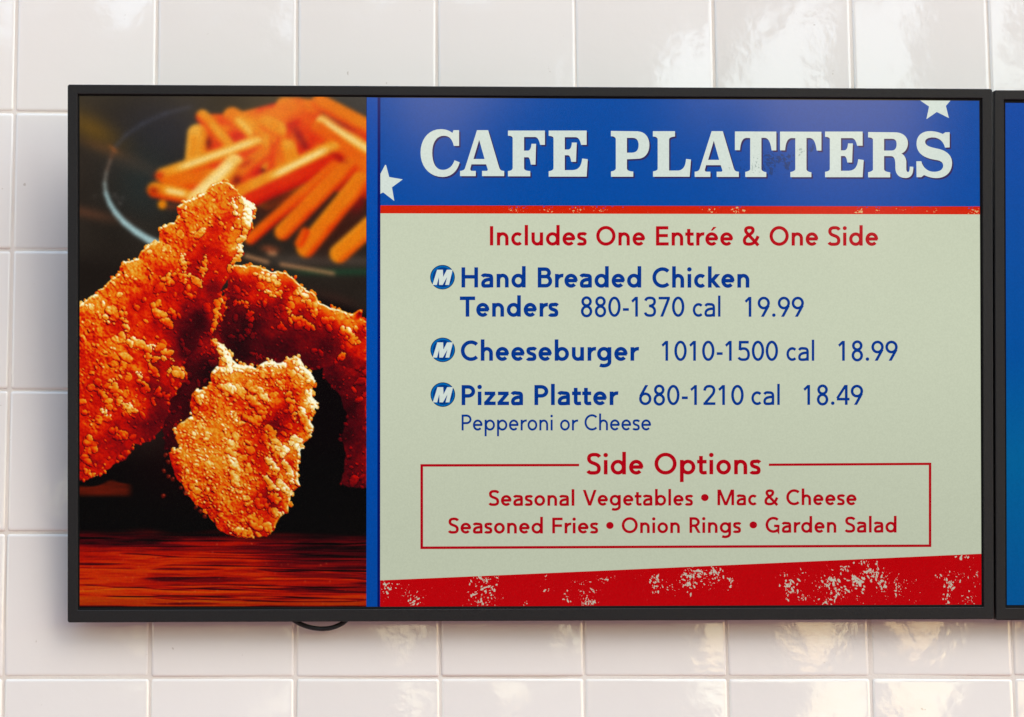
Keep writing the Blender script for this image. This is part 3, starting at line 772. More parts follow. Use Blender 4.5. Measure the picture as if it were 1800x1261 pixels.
# ------------------------------------------------------------------ the food picture shown on the left of the screen
def food_picture():
    g = np.random.default_rng(5)
    X0, X1, Y0, Y1, ST = 137.5, 645.5, 166.0, 1069.0, 1.25
    nx, ny = int((X1 - X0) / ST) + 1, int((Y1 - Y0) / ST) + 1
    xs, ys = X0 + np.arange(nx) * ST, Y0 + np.arange(ny) * ST
    X, Y = np.meshgrid(xs, ys)

    def vnoise(sx, sy, seed):
        r = np.random.default_rng(seed)
        gx, gy = int((X1 - X0) / sx) + 4, int((Y1 - Y0) / sy) + 4
        G = r.random((gy, gx))
        u, v = (X - X0) / sx + 1, (Y - Y0) / sy + 1
        i, j = u.astype(int), v.astype(int)
        a, b = u - i, v - j
        a, b = a * a * (3 - 2 * a), b * b * (3 - 2 * b)
        i1, j1 = np.minimum(i + 1, gx - 1), np.minimum(j + 1, gy - 1)
        return (G[j, i] * (1 - a) + G[j, i1] * a) * (1 - b) + (G[j1, i] * (1 - a) + G[j1, i1] * a) * b
    def fbm(s, seed, oct=4, ar=1.0):
        t, w, k = 0, 0, 1.0
        for o in range(oct):
            t = t + k * vnoise(s * ar / 2 ** o, s / 2 ** o, seed + o); w += k; k *= .55
        return t / w
    def blur(A, s):
        s = s / ST
        n = int(3 * s) + 1
        k = np.exp(-0.5 * (np.arange(-n, n + 1) / s) ** 2); k /= k.sum()
        sh = A.shape
        P = np.pad(A, ((n, n), (n, n)) + ((0, 0),) * (A.ndim - 2), mode='edge')
        B = sum(w * P[q:q + sh[0]] for q, w in enumerate(k))
        return sum(w * B[:, q:q + sh[1]] for q, w in enumerate(k))
    def smooth(a, b, x):
        t = np.clip((x - a) / (b - a), 0, 1)
        return t * t * (3 - 2 * t)
    def inside(poly):
        m = np.zeros(X.shape, bool)
        n = len(poly)
        for k in range(n):
            (xa, ya), (xb, yb) = poly[k], poly[(k + 1) % n]
            if ya == yb: continue
            c = ((ya > Y) != (yb > Y)) & (X < (xb - xa) * (Y - ya) / (yb - ya) + xa)
            m ^= c
        return m
    def seg_dist(x0, y0, x1, y1):
        dx, dy = x1 - x0, y1 - y0
        L = dx * dx + dy * dy + 1e-9
        t = np.clip(((X - x0) * dx + (Y - y0) * dy) / L, 0, 1)
        return np.hypot(X - x0 - t * dx, Y - y0 - t * dy), t
    def edge_dist(poly):
        d = np.full(X.shape, 1e9)
        n = len(poly)
        for k in range(n):
            d = np.minimum(d, seg_dist(*poly[k], *poly[(k + 1) % n])[0])
        return d
    RAMP = [(0, (5, 3, 4)), (.08, (26, 4, 8)), (.17, (74, 4, 12)), (.27, (128, 5, 10)), (.37, (186, 9, 3)), (.46, (212, 34, 2)), (.56, (220, 82, 3)), (.66, (222, 124, 12)), (.76, (228, 166, 58)), (.87, (238, 206, 126)), (1.0, (250, 246, 214))]
    RX = np.array([a for a, _ in RAMP]); RC = np.array([c for _, c in RAMP], float)
    def ramp(v):
        v = np.clip(v, 0, 1)
        return np.stack([np.interp(v, RX, RC[:, k]) for k in range(3)], -1)
    def over(img, col, a):
        a = a[..., None] if a.ndim == 2 else a
        return img * (1 - a) + np.asarray(col, float) * a

    # ---- dark surroundings and the glass plate
    img = np.zeros(X.shape + (3,)) + np.array((38, 31, 26.0))
    img += (fbm(120, 40) - .5)[..., None] * np.array((22, 20, 18.0))
    img = over(img, (58, 56, 58), smooth(420, 640, X) * smooth(420, 165, Y) * .75)
    img = over(img, (36, 36, 46), np.exp(-((X - 300) / 95) ** 2 - ((Y - 225) / 70) ** 2) * .8)
    img = over(img, (34, 42, 42), np.exp(-((X - 255) / 60) ** 2 - ((Y - 320) / 70) ** 2) * .8)
    img = over(img, (92, 66, 22), np.exp(-((X - 160) / 50) ** 2 - ((Y - 226 - (X - 160) * .45) / 26) ** 2) * .95)
    img = over(img, (104, 64, 34), np.exp(-((X - 185) / 40) ** 2 - ((Y - 262 - (X - 185) * .35) / 9) ** 2) * .5)
    img = over(img, (84, 52, 36), np.exp(-((X - 150) / 60) ** 2 - ((Y - 374 - (X - 150) * .22) / 10) ** 2) * .8)
    img = over(img, (64, 54, 46), np.exp(-((X - 240) / 60) ** 2 - ((Y - 290 - (X - 240) * .35) / 14) ** 2) * .5)
    img = over(img, (20, 14, 12), smooth(430, 480, Y) * smooth(260, 190, X) * .6)
    for (xa, ya, xb, yb) in ((203, 258, 222, 237), (222, 237, 250, 218), (250, 218, 290, 200), (290, 200, 335, 188)):
        dd_, t_ = seg_dist(xa, ya, xb, yb)
        img = over(img, (64, 66, 80), np.exp(-(dd_ / 3.2) ** 2) * .55)
    rim = [(202, 262), (194, 281), (187, 303), (184, 322), (186, 340), (193, 358), (203, 374), (218, 391), (238, 407), (262, 422), (290, 434)]
    for k in range(len(rim) - 1):
        d, t = seg_dist(*rim[k], *rim[k + 1])
        w = 1.7 + 4.2 * max(0, k - 2) / 7
        col = np.array((112, 70, 48)) * max(0, 1 - k / 4) + np.array((158, 190, 192)) * min(1, k / 4)
        img = over(img, col, smooth(w + 1.6, w - .8, d) * (0.75 + .22 * min(1, k / 4)))
    img = over(img, (176, 96, 40), np.exp(-((X - 199) / 7) ** 2 - ((Y - 262 - (X - 199) * .8) / 3.0) ** 2) * .8)
    for bx, by, br in ((201, 343, 1.6), (206, 349, 1.4), (211, 358, 1.9), (216, 348, 1.4), (166, 345, 1.0)):
        img = over(img, (168, 160, 158), np.exp(-((X - bx) ** 2 + (Y - by) ** 2) / br ** 2) * .8)
    # lower lip of the plate
    img = over(img, (26, 58, 38), np.exp(-((Y - 478) / 6.5) ** 2) * smooth(470, 560, X) * .9)
    img = over(img, (74, 64, 56), np.exp(-((Y - 458 - (X - 560) * .02) / 10) ** 2) * smooth(430, 520, X) * .7)
    for (xa, ya, xb, yb, w) in ((432, 450, 470, 461, 3.2), (494, 465, 586, 481, 3.0), (474, 445, 483, 446, 4)):
        d, t = seg_dist(xa, ya, xb, yb)
        img = over(img, (202, 140, 92), np.exp(-(d / w) ** 2) * .85)
    img = over(img, (84, 52, 40), np.exp(-((X - 590) / 40) ** 2 - ((Y - 528 - (X - 590) * .3) / 11) ** 2) * .7)

    # ---- fries, out of focus
    fr = img.copy()
    heap = [(352, 300), (345, 230), (372, 200), (410, 200), (470, 185), (505, 176), (545, 178), (580, 215), (645, 235), (646, 350), (560, 330), (520, 345), (470, 370), (420, 345), (380, 350), (330, 345), (285, 325), (290, 300)]
    hm = inside(heap)
    hv = .53 + (fbm(40, 50, 3) - .5) * .5
    fr = np.where(hm[..., None], ramp(hv), fr)
    def fry(x0, y0, x1, y1, hw, v, hi=None, lo=.36):
        nonlocal fr
        hw = hw * 1.12
        v, lo = v + .075, lo + .07
        d, t = seg_dist(x0, y0, x1, y1)
        L = math.hypot(x1 - x0, y1 - y0)
        nx_, ny_ = -(y1 - y0) / L, (x1 - x0) / L
        if ny_ > 0: nx_, ny_ = -nx_, -ny_           # normal pointing up in the picture
        s = ((X - x0) * nx_ + (Y - y0) * ny_) / hw
        vv = v + (lo - v) * smooth(.05, -1.0, s) + (fbm(26, int(x0 + y0) % 97, 2) - .5) * .08
        if hi is not None:
            h0, h1, hval = hi
            band = np.exp(-((s - .25) / .38) ** 2) * smooth(h0 - .12, h0 + .08, t) * smooth(h1 + .12, h1 - .08, t)
            vv = vv + (hval - vv) * band
        a = smooth(hw + 2.2, hw - 2.2, d)
        fr = fr * (1 - a[..., None]) + ramp(vv) * a[..., None]
    def dark(cx, cy, rx, ry, rot, col, a=.9):
        nonlocal fr
        c, s = math.cos(math.radians(rot)), math.sin(math.radians(rot))
        u, w = (X - cx) * c + (Y - cy) * s, -(X - cx) * s + (Y - cy) * c
        fr = over(fr, col, np.exp(-(u / rx) ** 2 - (w / ry) ** 2) * a)
    fry(500, 186, 545, 190, 14, .55, (.2, .9, .62), .46)
    fry(562, 180, 650, 226, 13, .55, (.0, .3, .62), .44)
    fry(452, 222, 520, 190, 17, .53, (.0, .2, .66), .46)
    fry(408, 205, 470, 240, 15, .57, (.2, .6, .7), .46)
    fry(420, 215, 436, 232, 8, .64, (.0, 1, .80), .55)
    fry(470, 218, 490, 228, 13, .62, (.2, .9, .66), .5)
    dark(526, 240, 20, 7, 58, (140, 8, 22))
    dark(536, 256, 8, 5, 60, (120, 4, 18), .7)
    fry(356, 205, 398, 252, 11, .60, (.3, .8, .72), .42)
    fry(347, 236, 343, 280, 16, .66, (.1, .9, .68), .55)
    dark(367, 252, 5, 10, 0, (86, 6, 2), .85)
    fry(505, 262, 512, 288, 15, .62, (.1, .9, .66), .5)
    fry(470, 245, 466, 290, 8, .6, None, .45)
    fry(287, 309, 448, 252, 12, .63, (.2, 1.0, .88), .42)
    dark(280, 309, 8, 6, -20, (190, 24, 4), .9)
    fry(300, 325, 372, 312, 14, .54, None, .44)
    fry(272, 334, 330, 346, 12, .60, (.35, .9, .90), .42)
    dark(270, 335, 9, 6, 15, (150, 16, 6), .9)
    fry(412, 288, 345, 352, 15, .74, (.05, .9, .90), .55)
    fry(430, 300, 462, 272, 12, .53, None, .40)
    dark(462, 300, 5, 4, 0, (70, 8, 4), .9); dark(416, 318, 7, 9, 20, (96, 12, 4), .85); dark(432, 288, 14, 4, -30, (170, 14, 4), .7)
    dark(480, 352, 50, 20, -35, (70, 24, 14), .9); dark(545, 350, 60, 30, -35, (62, 16, 12), .9); dark(600, 400, 55, 34, -40, (58, 22, 14), .9); dark(628, 352, 16, 22, 20, (130, 8, 8), .9)
    dark(640, 300, 14, 7, 20, (60, 6, 4), .9)
    fry(568, 217, 650, 270, 13, .64, (.0, 1.0, .88), .45)
    fry(560, 230, 648, 300, 14, .50, None, .42)
    dark(612, 226, 40, 5, 28, (186, 26, 14), .7)
    fry(582, 263, 426, 340, 14, .60, (.05, .62, .90), .40)
    fry(590, 282, 440, 352, 12, .38, None, .28)
    fry(588, 292, 440, 420, 9, .50, (.4, 1.0, .56), .36)
    fry(612, 292, 497, 408, 13, .55, (.0, 1.0, .60), .40)
    fry(634, 318, 538, 436, 15, .58, (.0, 1.0, .62), .44)
    dark(596, 278, 14, 5, 30, (150, 6, 4), .9)
    fry(652, 396, 596, 446, 15, .60, (.0, 1.0, .64), .48)
    fry(536, 408, 526, 428, 7, .48, None, .38)
    d = np.hypot(X - 285.5, Y - 360)
    fr = over(fr, (226, 128, 8), smooth(9.5, 6.5, d))
    fr = over(fr, (120, 48, 24), np.exp(-((X - 302) / 12) ** 2 - ((Y - 364) / 5) ** 2) * .7)
    for (cx, cy) in ((478, 440), (470, 436)):
        fr = over(fr, (150, 70, 40), np.exp(-((X - cx) / 12) ** 2 - ((Y - cy) / 5) ** 2) * .6)
    img = blur(fr, 3.0)

    # ---- table and shadow
    img = over(img, (9, 4, 6), smooth(490, 560, Y) * smooth(270, 330, X) * smooth(640, 560, X - 1.2 * (Y - 520)))
    tb = smooth(855, 900, Y)
    img = over(img, (7, 5, 6), smooth(760, 830, Y))
    img = over(img, (30, 3, 6), np.exp(-((X - 330) / 110) ** 2 - ((Y - 800) / 70) ** 2) * .5)
    ledge = smooth(852, 857, Y + (vnoise(30, 9, 3) - .5) * 6 - 8 * np.exp(-((X - 195) / 22) ** 2) * -1) * smooth(877, 866, Y) * smooth(238, 218, X)
    img = over(img, np.array((96, 20, 6)), ledge * (.7 + .3 * vnoise(40, 5, 9)))
    tilt = Y - (X - 140) * .012
    streak = .62 * vnoise(150, 5.2, 61) + .38 * vnoise(60, 2.4, 62)
    fine = vnoise(22, 1.6, 63)
    wv = .40 + .11 * smooth(965, 1060, tilt) + (streak - .5) * .34 + (fine - .5) * .10
    wv -= .20 * smooth(.70, .82, vnoise(190, 5.0, 67)) + .08 * smooth(.6, .8, vnoise(80, 3.0, 68))
    for k in range(26):
        yk = 948 + 118 * g.random() ** .9
        xk, lk = g.uniform(120, 600), g.uniform(60, 420)
        wob_y = yk + (vnoise(90, 400, 500 + k) - .5) * 7 + (X - 390) * g.normal(.004, .006)
        on = smooth(xk - 20, xk + 10, X) * smooth(xk + lk + 30, xk + lk, X)
        wv -= np.exp(-((tilt - wob_y) / g.uniform(.8, 1.5)) ** 2) * on * g.uniform(.14, .30)
        wv += np.exp(-((tilt - wob_y - 2.4) / 1.1) ** 2) * on * .09
    top = smooth(928, 950, tilt + (vnoise(60, 6, 64) - .5) * 10)
    drk = smooth(0, 1, (tilt - 930 - 75 * smooth(400, 560, X)) / 60)
    wv = wv * (0.66 + .34 * drk) - .13 * smooth(450, 610, X) * smooth(1010, 950, tilt)
    wv -= .22 * np.exp(-((tilt - 952) / 6) ** 2) * smooth(330, 250, X)
    wv = np.minimum(wv, .46 + (wv - .46) * .35)
    wood = ramp(wv)
    wood[..., 1] = wood[..., 1] * 1.1 + 7 * smooth(.2, .4, wv)
    wood *= (.90 - .12 * smooth(1040, 1066, Y))[..., None]
    sp = (g.random(X.shape) > .9985) & (wv > .22)
    wood = over(wood, (232, 120, 60), blur(sp.astype(float), 1.1) * 2.5 * np.clip(streak, 0, 1))
    img = img * (1 - top[..., None]) + wood * top[..., None]

    # ---- breaded pieces
    def piece(poly, tones, n_big, n_small, light, rim_dir, rim_w, base=.42, seed=1, crumb_dark=.5, soft=1.0, rim_gain=.42, fade=None, extra=(), gain=1.0, lift=0.0, edge_gain=.22, n_flake=0, floor=0.0):
        nonlocal img
        r = np.random.default_rng(seed)
        wob = np.stack([(fbm(13, seed * 13, 3) - .5) * 13, (fbm(13, seed * 17 + 5, 3) - .5) * 13])
        m = inside(poly)
        d = edge_dist(poly) * np.where(m, 1, -1) + wob[0] * .55
        # crumbs round the rim break the outline
        pts = []
        n = len(poly)
        for k in range(n):
            (xa, ya), (xb, yb) = poly[k], poly[(k + 1) % n]
            L = math.hypot(xb - xa, yb - ya)
            for q in range(int(L / 8)):
                t = r.random()
                if xa + t * (xb - xa) < X0 + 2 or xa + t * (xb - xa) > X1 - 3: continue
                pts.append((xa + t * (xb - xa) + r.normal(0, 1.6), ya + t * (yb - ya) + r.normal(0, 1.6), r.uniform(1.6, 4.2)))
        H = 52 * (1 - np.exp(-np.clip(d, 0, None) / 34))
        bump = np.zeros(X.shape); tag_ = np.zeros(X.shape); rim_c = np.zeros(X.shape)
        def stamp(cx, cy, rad, el, ang, hgt, val, edge=False):
            R = rad * el + 2
            i0, i1 = max(0, int((cx - R - X0) / ST)), min(nx, int((cx + R - X0) / ST) + 2)
            j0, j1 = max(0, int((cy - R - Y0) / ST)), min(ny, int((cy + R - Y0) / ST) + 2)
            if i0 >= i1 or j0 >= j1: return
            xx, yy = X[j0:j1, i0:i1] - cx, Y[j0:j1, i0:i1] - cy
            c, s = math.cos(ang), math.sin(ang)
            u, w = (xx * c + yy * s) / (rad * el), (-xx * s + yy * c) / rad
            jit = wob[1][j0:j1, i0:i1] * .06
            q = np.sqrt(u * u + w * w) + jit
            hh = hgt * np.sqrt(np.clip(1 - q * q, 0, 1))
            B = bump[j0:j1, i0:i1]
            up = hh > B
            B[up] = hh[up]
            T = tag_[j0:j1, i0:i1]
            T[up & (hh > 0)] = val
            if edge:
                rc = rim_c[j0:j1, i0:i1]; rc[q < 1] = 1
        inn = np.argwhere((d > 3) & m)
        lum = np.full(X.shape, base)
        wsum = np.full(X.shape, .35)
        for (tx, ty, tr, tv) in tones:
            w = np.exp(-((X - tx) ** 2 + (Y - ty) ** 2) / (tr * tr)) * 2.2
            lum = lum * wsum + tv * w; wsum = wsum + w; lum = lum / wsum
        lum = np.where(lum > .40, .40 + (lum - .40) * 1.45, .40 + (lum - .40) * 1.02) + floor * smooth(.30, .05, lum)
        for _ in range(n_big):
            j, i = inn[r.integers(len(inn))]
            lv = lum[j, i]
            if r.random() > .25 + 1.25 * max(0, lv - .08): continue
            rad = r.uniform(1.6, 4.2) * (1 if r.random() < .85 else 1.8)
            stamp(X[j, i], Y[j, i], rad, r.uniform(1, 2.0), r.uniform(0, 3.14), rad * r.uniform(.7, 1.1), r.uniform(.06, .20))
        for _ in range(n_flake):
            j, i = inn[r.integers(len(inn))]
            if lum[j, i] < .22 or d[j, i] < 7: continue
            rad = r.uniform(3.6, 7.5)
            stamp(X[j, i], Y[j, i], rad, r.uniform(1, 1.7), r.uniform(0, 3.14), rad * r.uniform(.40, .65), r.uniform(.08, .17))
        for _ in range(n_small):
            j, i = inn[r.integers(len(inn))]
            if r.random() > .2 + 1.2 * max(0, lum[j, i] - .05): continue
            rad = r.uniform(.9, 2.4)
            stamp(X[j, i], Y[j, i], rad, r.uniform(1, 1.8), r.uniform(0, 3.14), rad * 1.2, r.uniform(.02, .14))
        cy_, cx_ = np.gradient(blur(np.where(m, d, 0), 3), ST)
        for cx, cy, rad in pts:
            ii, jj = min(nx - 1, max(0, int((cx - X0) / ST))), min(ny - 1, max(0, int((cy - Y0) / ST)))
            if -(cx_[jj, ii] * rim_dir[0] + cy_[jj, ii] * rim_dir[1]) < .1:
                if r.random() < .55: continue
                rad *= .7
            stamp(cx, cy, rad, r.uniform(1, 1.5), r.uniform(0, 3.14), rad * .9, .10, True)
        for (x0_, y0_, x1_, y1_, n_, s_, v_) in extra:      # ridges of crumbs
            for _ in range(n_):
                t = r.random()
                rad = (1.1 + 4.2 * r.random() ** 2) * s_
                stamp(x0_ + t * (x1_ - x0_) + r.normal(0, 2.4 * s_), y0_ + t * (y1_ - y0_) + r.normal(0, 2.4 * s_), rad, r.uniform(1, 1.8), r.uniform(0, 3.14), rad * 1.3, v_ + r.uniform(-.06, .08))
        mask = np.clip(smooth(-.8, .8, d) + rim_c, 0, 1)
        big = lum + (fbm(34, seed * 7, 4) - .5) * .44 * np.clip(lum / .4, .15, 1.1)
        k_l = np.clip(big / .42, .12, 1.15)
        def shade(Z):
            gy, gx = np.gradient(Z, ST)
            nz = 1 / np.sqrt(gx * gx + gy * gy + 1)
            return (-gx * light[0] - gy * light[1]) * nz + light[2] * (nz - 1)
        lump = H + (fbm(17, seed * 3 + 1, 3) - .5) * 17 + (fbm(6, seed * 5 + 2, 2) - .5) * 4.0
        crumb = smooth(0, .5, bump)
        grainy = .35 + .65 * smooth(.40, .54, big)
        v = big + lift + shade(lump) * .20 * k_l * grainy + (fbm(3.4, seed * 5 + 9, 2) - .5) * .16 * k_l * grainy
        v = v + (tag_ * (.25 + 1.5 * np.clip(big, 0, .62)) * crumb + shade(bump * 1.1) * .27 * k_l) * gain
        occ = np.clip(blur(bump, 3.0) - bump, 0, 3)
        v = v - occ * .030 * k_l
        # light coming through the rim
        dd_ = blur(np.where(m, d, 0), 2)
        ey, ex = np.gradient(dd_, ST)
        facing = np.clip(-(ex * rim_dir[0] + ey * rim_dir[1]) * 1.2, 0, 1)
        rimv = np.exp(-np.clip(d, 0, None) / rim_w) * (.10 + .90 * facing)
        v = v + rimv * rim_gain * (.6 + .8 * fbm(14, seed + 400, 2))
        line = np.exp(-((d - 1.2) / 1.8) ** 2) * facing
        v = v + line * edge_gain
        hi = np.clip(v - .60, 0, None)
        v = v - hi * .35
        # the camera's hard sharpening
        v = v + (v - blur(v, 1.8)) * .62
        col = ramp(v)
        if fade is not None:
            col = col * fade[..., None]
        img = img * (1 - mask[..., None]) + col * mask[..., None]

    # dark piece at the far right
    D = [(646, 560), (646, 858), (618, 856), (600, 850), (608, 800), (598, 770), (612, 735), (596, 690), (572, 668), (566, 640), (585, 610), (600, 570)]
    piece(D, [(610, 650, 28, .20), (640, 690, 20, .27), (612, 792, 13, .26), (640, 820, 26, .20), (590, 740, 40, .07), (620, 740, 30, .12), (640, 600, 30, .30)], 60, 120, (.2, -.7, .6), (.5, -.8), 5, .17, 31, rim_gain=.08, floor=.07, n_flake=16)
    E_ = [(300, 640), (330, 590), (350, 560), (396, 560), (400, 640), (390, 660), (372, 690), (345, 720), (330, 745), (312, 790), (290, 790), (285, 740)]
    piece(E_, [(345, 600, 30, .20), (372, 610, 18, .32), (330, 660, 26, .13), (300, 740, 22, .14), (360, 650, 20, .11)], 60, 260, (.3, -.6, .6), (.5, -.8), 5, .12, 41, rim_gain=.0, edge_gain=0)
    B = [(403, 470), (415, 466), (432, 468), (450, 465), (466, 473), (479, 478), (492, 478), (505, 482), (516, 489), (524, 497), (538, 509), (548, 514), (555, 522), (565, 534), (572, 536), (580, 542), (596, 544), (608, 549), (617, 554),
         (626, 548), (637, 545), (636, 560), (646, 566), (646, 640), (620, 650), (590, 640), (560, 650), (520, 645), (470, 640), (430, 646), (395, 620), (385, 580), (390, 530), (400, 500)]
    piece(B, [(450, 500, 36, .39), (490, 505, 26, .40), (415, 500, 16, .30), (412, 548, 20, .10), (440, 565, 24, .09), (425, 610, 26, .015), (460, 620, 30, .09), (485, 575, 30, .24), (520, 560, 24, .38), (545, 600, 34, .17), (580, 610, 30, .20),
              (560, 555, 20, .50), (535, 528, 18, .56), (585, 565, 18, .54), (612, 575, 16, .56), (600, 595, 22, .40), (625, 610, 24, .36), (500, 620, 40, .10), (560, 635, 30, .10)],
          60, 260, (.42, -.66, .5), (.35, -.93), 9, .25, 23, rim_gain=.38, edge_gain=.32, lift=.01, floor=.05, n_flake=24,
          extra=((508, 558, 546, 574, 34, 1.0, .34), (412, 531, 432, 534, 12, .9, .30), (432, 534, 441, 566, 22, .9, .30), (440, 572, 432, 592, 10, .8, .22), (425, 596, 405, 592, 10, .8, .12), (452, 506, 478, 516, 12, .8, .36), (480, 518, 494, 520, 8, .8, .36),
                 (524, 508, 552, 552, 40, 1.0, .22), (606, 580, 628, 604, 22, 1.2, .30), (596, 626, 608, 624, 8, .8, .40), (448, 480, 490, 498, 26, 1.0, .26), (445, 622, 462, 632, 14, .8, .18), (506, 540, 512, 556, 8, .9, .3), (490, 570, 502, 580, 12, .9, .2)))
    A = [(388, 319), (376, 324), (368, 330), (357, 340), (347, 348), (336, 351), (325, 354), (317, 357), (310, 363), (314, 379), (305, 391), (292, 395), (281, 400), (279, 424), (268, 427), (259, 433), (248, 440), (242, 453), (230, 459), (217, 461), (212, 470), (211, 482),
         (196, 490), (182, 503), (172, 510), (170, 517), (155, 524), (141, 536), (136, 545), (136, 842), (148, 845), (155, 843), (168, 836), (179, 833), (190, 826), (198, 818), (210, 812), (221, 810), (231, 796), (233, 781), (243, 782), (264, 775), (276, 765), (287, 750),
         (295, 725), (297, 707), (311, 690), (318, 674), (329, 670), (328, 660), (324, 651), (318, 645), (330, 628), (346, 612), (352, 590), (366, 592), (373, 584), (384, 570), (393, 556), (396, 535), (390, 520), (386, 512), (396, 498), (403, 486), (407, 466), (418, 458), (430, 445), (425, 430),
         (432, 420), (438, 412), (445, 400), (444, 388), (446, 378), (452, 367), (438, 354), (426, 346), (418, 336), (413, 330), (402, 322)]
    piece(A, [(380, 342, 30, .60), (335, 375, 28, .57), (420, 375, 20, .60), (398, 378, 15, .36), (392, 415, 20, .40), (412, 425, 14, .56), (290, 430, 34, .56), (345, 425, 32, .46), (225, 485, 36, .56), (170, 545, 34, .55), (260, 500, 34, .48),
              (300, 500, 30, .37), (345, 480, 26, .33), (375, 470, 24, .34), (365, 510, 22, .22), (320, 545, 26, .27), (340, 575, 24, .10), (355, 560, 14, .06), (330, 610, 26, .05), (372, 555, 12, .36), (250, 550, 36, .39), (200, 600, 36, .50), (165, 640, 40, .54),
              (270, 590, 30, .40), (240, 640, 30, .40), (290, 630, 24, .33), (300, 660, 22, .36), (200, 690, 34, .44), (155, 720, 34, .44), (240, 720, 28, .42), (215, 770, 26, .33), (165, 790, 30, .42), (270, 690, 22, .18), (285, 720, 20, .11), (260, 755, 20, .14), (205, 800, 24, .26), (160, 830, 24, .36)],
          110, 380, (.48, -.62, .5), (.10, -.99), 8, .36, 11, rim_gain=.26, lift=.03, edge_gain=.30, n_flake=40,
          extra=((425, 350, 447, 366, 30, 1.1, .34), (436, 372, 425, 440, 60, 1.1, .30), (408, 350, 418, 380, 18, .8, .30), (424, 440, 405, 485, 34, 1.0, .34), (362, 448, 354, 496, 30, .8, .34), (335, 486, 356, 506, 24, 1.0, .34), (386, 530, 376, 580, 24, 1.0, .36),
                 (268, 536, 286, 556, 14, 1.3, .24), (282, 562, 302, 570, 18, 1.0, .32), (225, 598, 262, 612, 26, 1.2, .30), (258, 606, 298, 622, 30, .9, .40), (255, 628, 302, 632, 34, .8, .36), (300, 646, 322, 660, 24, 1.0, .44), (238, 652, 262, 692, 26, .9, .36),
                 (195, 672, 212, 710, 34, 1.3, .24), (176, 690, 186, 704, 16, 1.3, .22), (205, 760, 220, 766, 22, 1.2, .24), (160, 776, 150, 806, 26, 1.3, .22), (210, 710, 240, 722, 22, 1.1, .26), (182, 722, 192, 730, 10, .9, .42), (262, 640, 276, 668, 20, 1.0, .26), (280, 690, 296, 700, 14, 1.0, .26),
                 (215, 545, 225, 590, 24, 1.0, .2), (320, 480, 330, 520, 22, 1.1, .18), (292, 486, 302, 500, 18, 1.3, .26), (318, 445, 324, 478, 22, 1.1, .24), (186, 545, 200, 560, 26, 1.6, .12), (320, 596, 334, 640, 40, .8, .14), (300, 545, 312, 560, 16, .9, .14), (268, 700, 274, 722, 8, .7, .26), (150, 830, 170, 838, 18, 1.0, .2), (210, 805, 232, 795, 14, .9, .16)))
    Cc = [(369, 595), (376, 600), (384, 600), (394, 606), (400, 618), (410, 633), (418, 638), (427, 641), (438, 644), (450, 647), (460, 640), (468, 634), (476, 632), (486, 637), (493, 637), (504, 633), (514, 629), (522, 627), (529, 632), (534, 642), (542, 651), (548, 662), (555, 670),
          (552, 679), (549, 686), (551, 699), (559, 709), (554, 717), (550, 726), (547, 742), (550, 756), (545, 766), (542, 775), (535, 781), (530, 789), (527, 810), (522, 833), (526, 845), (530, 855), (522, 859), (514, 866), (508, 880), (506, 902), (499, 904), (493, 909), (486, 920), (481, 929), (474, 938), (468, 944),
          (450, 945), (431, 946), (410, 944), (398, 940), (390, 934), (377, 923), (372, 914), (365, 904), (350, 890), (336, 878), (326, 865), (320, 851), (312, 842), (305, 834), (303, 822), (298, 806), (295, 796), (306, 792), (318, 786), (312, 776), (309, 769), (311, 756), (314, 746), (325, 738), (336, 731),
          (335, 712), (336, 692), (344, 684), (359, 686), (364, 678), (371, 674), (371, 662), (371, 655), (380, 648), (386, 644), (388, 632), (382, 618), (372, 606)]
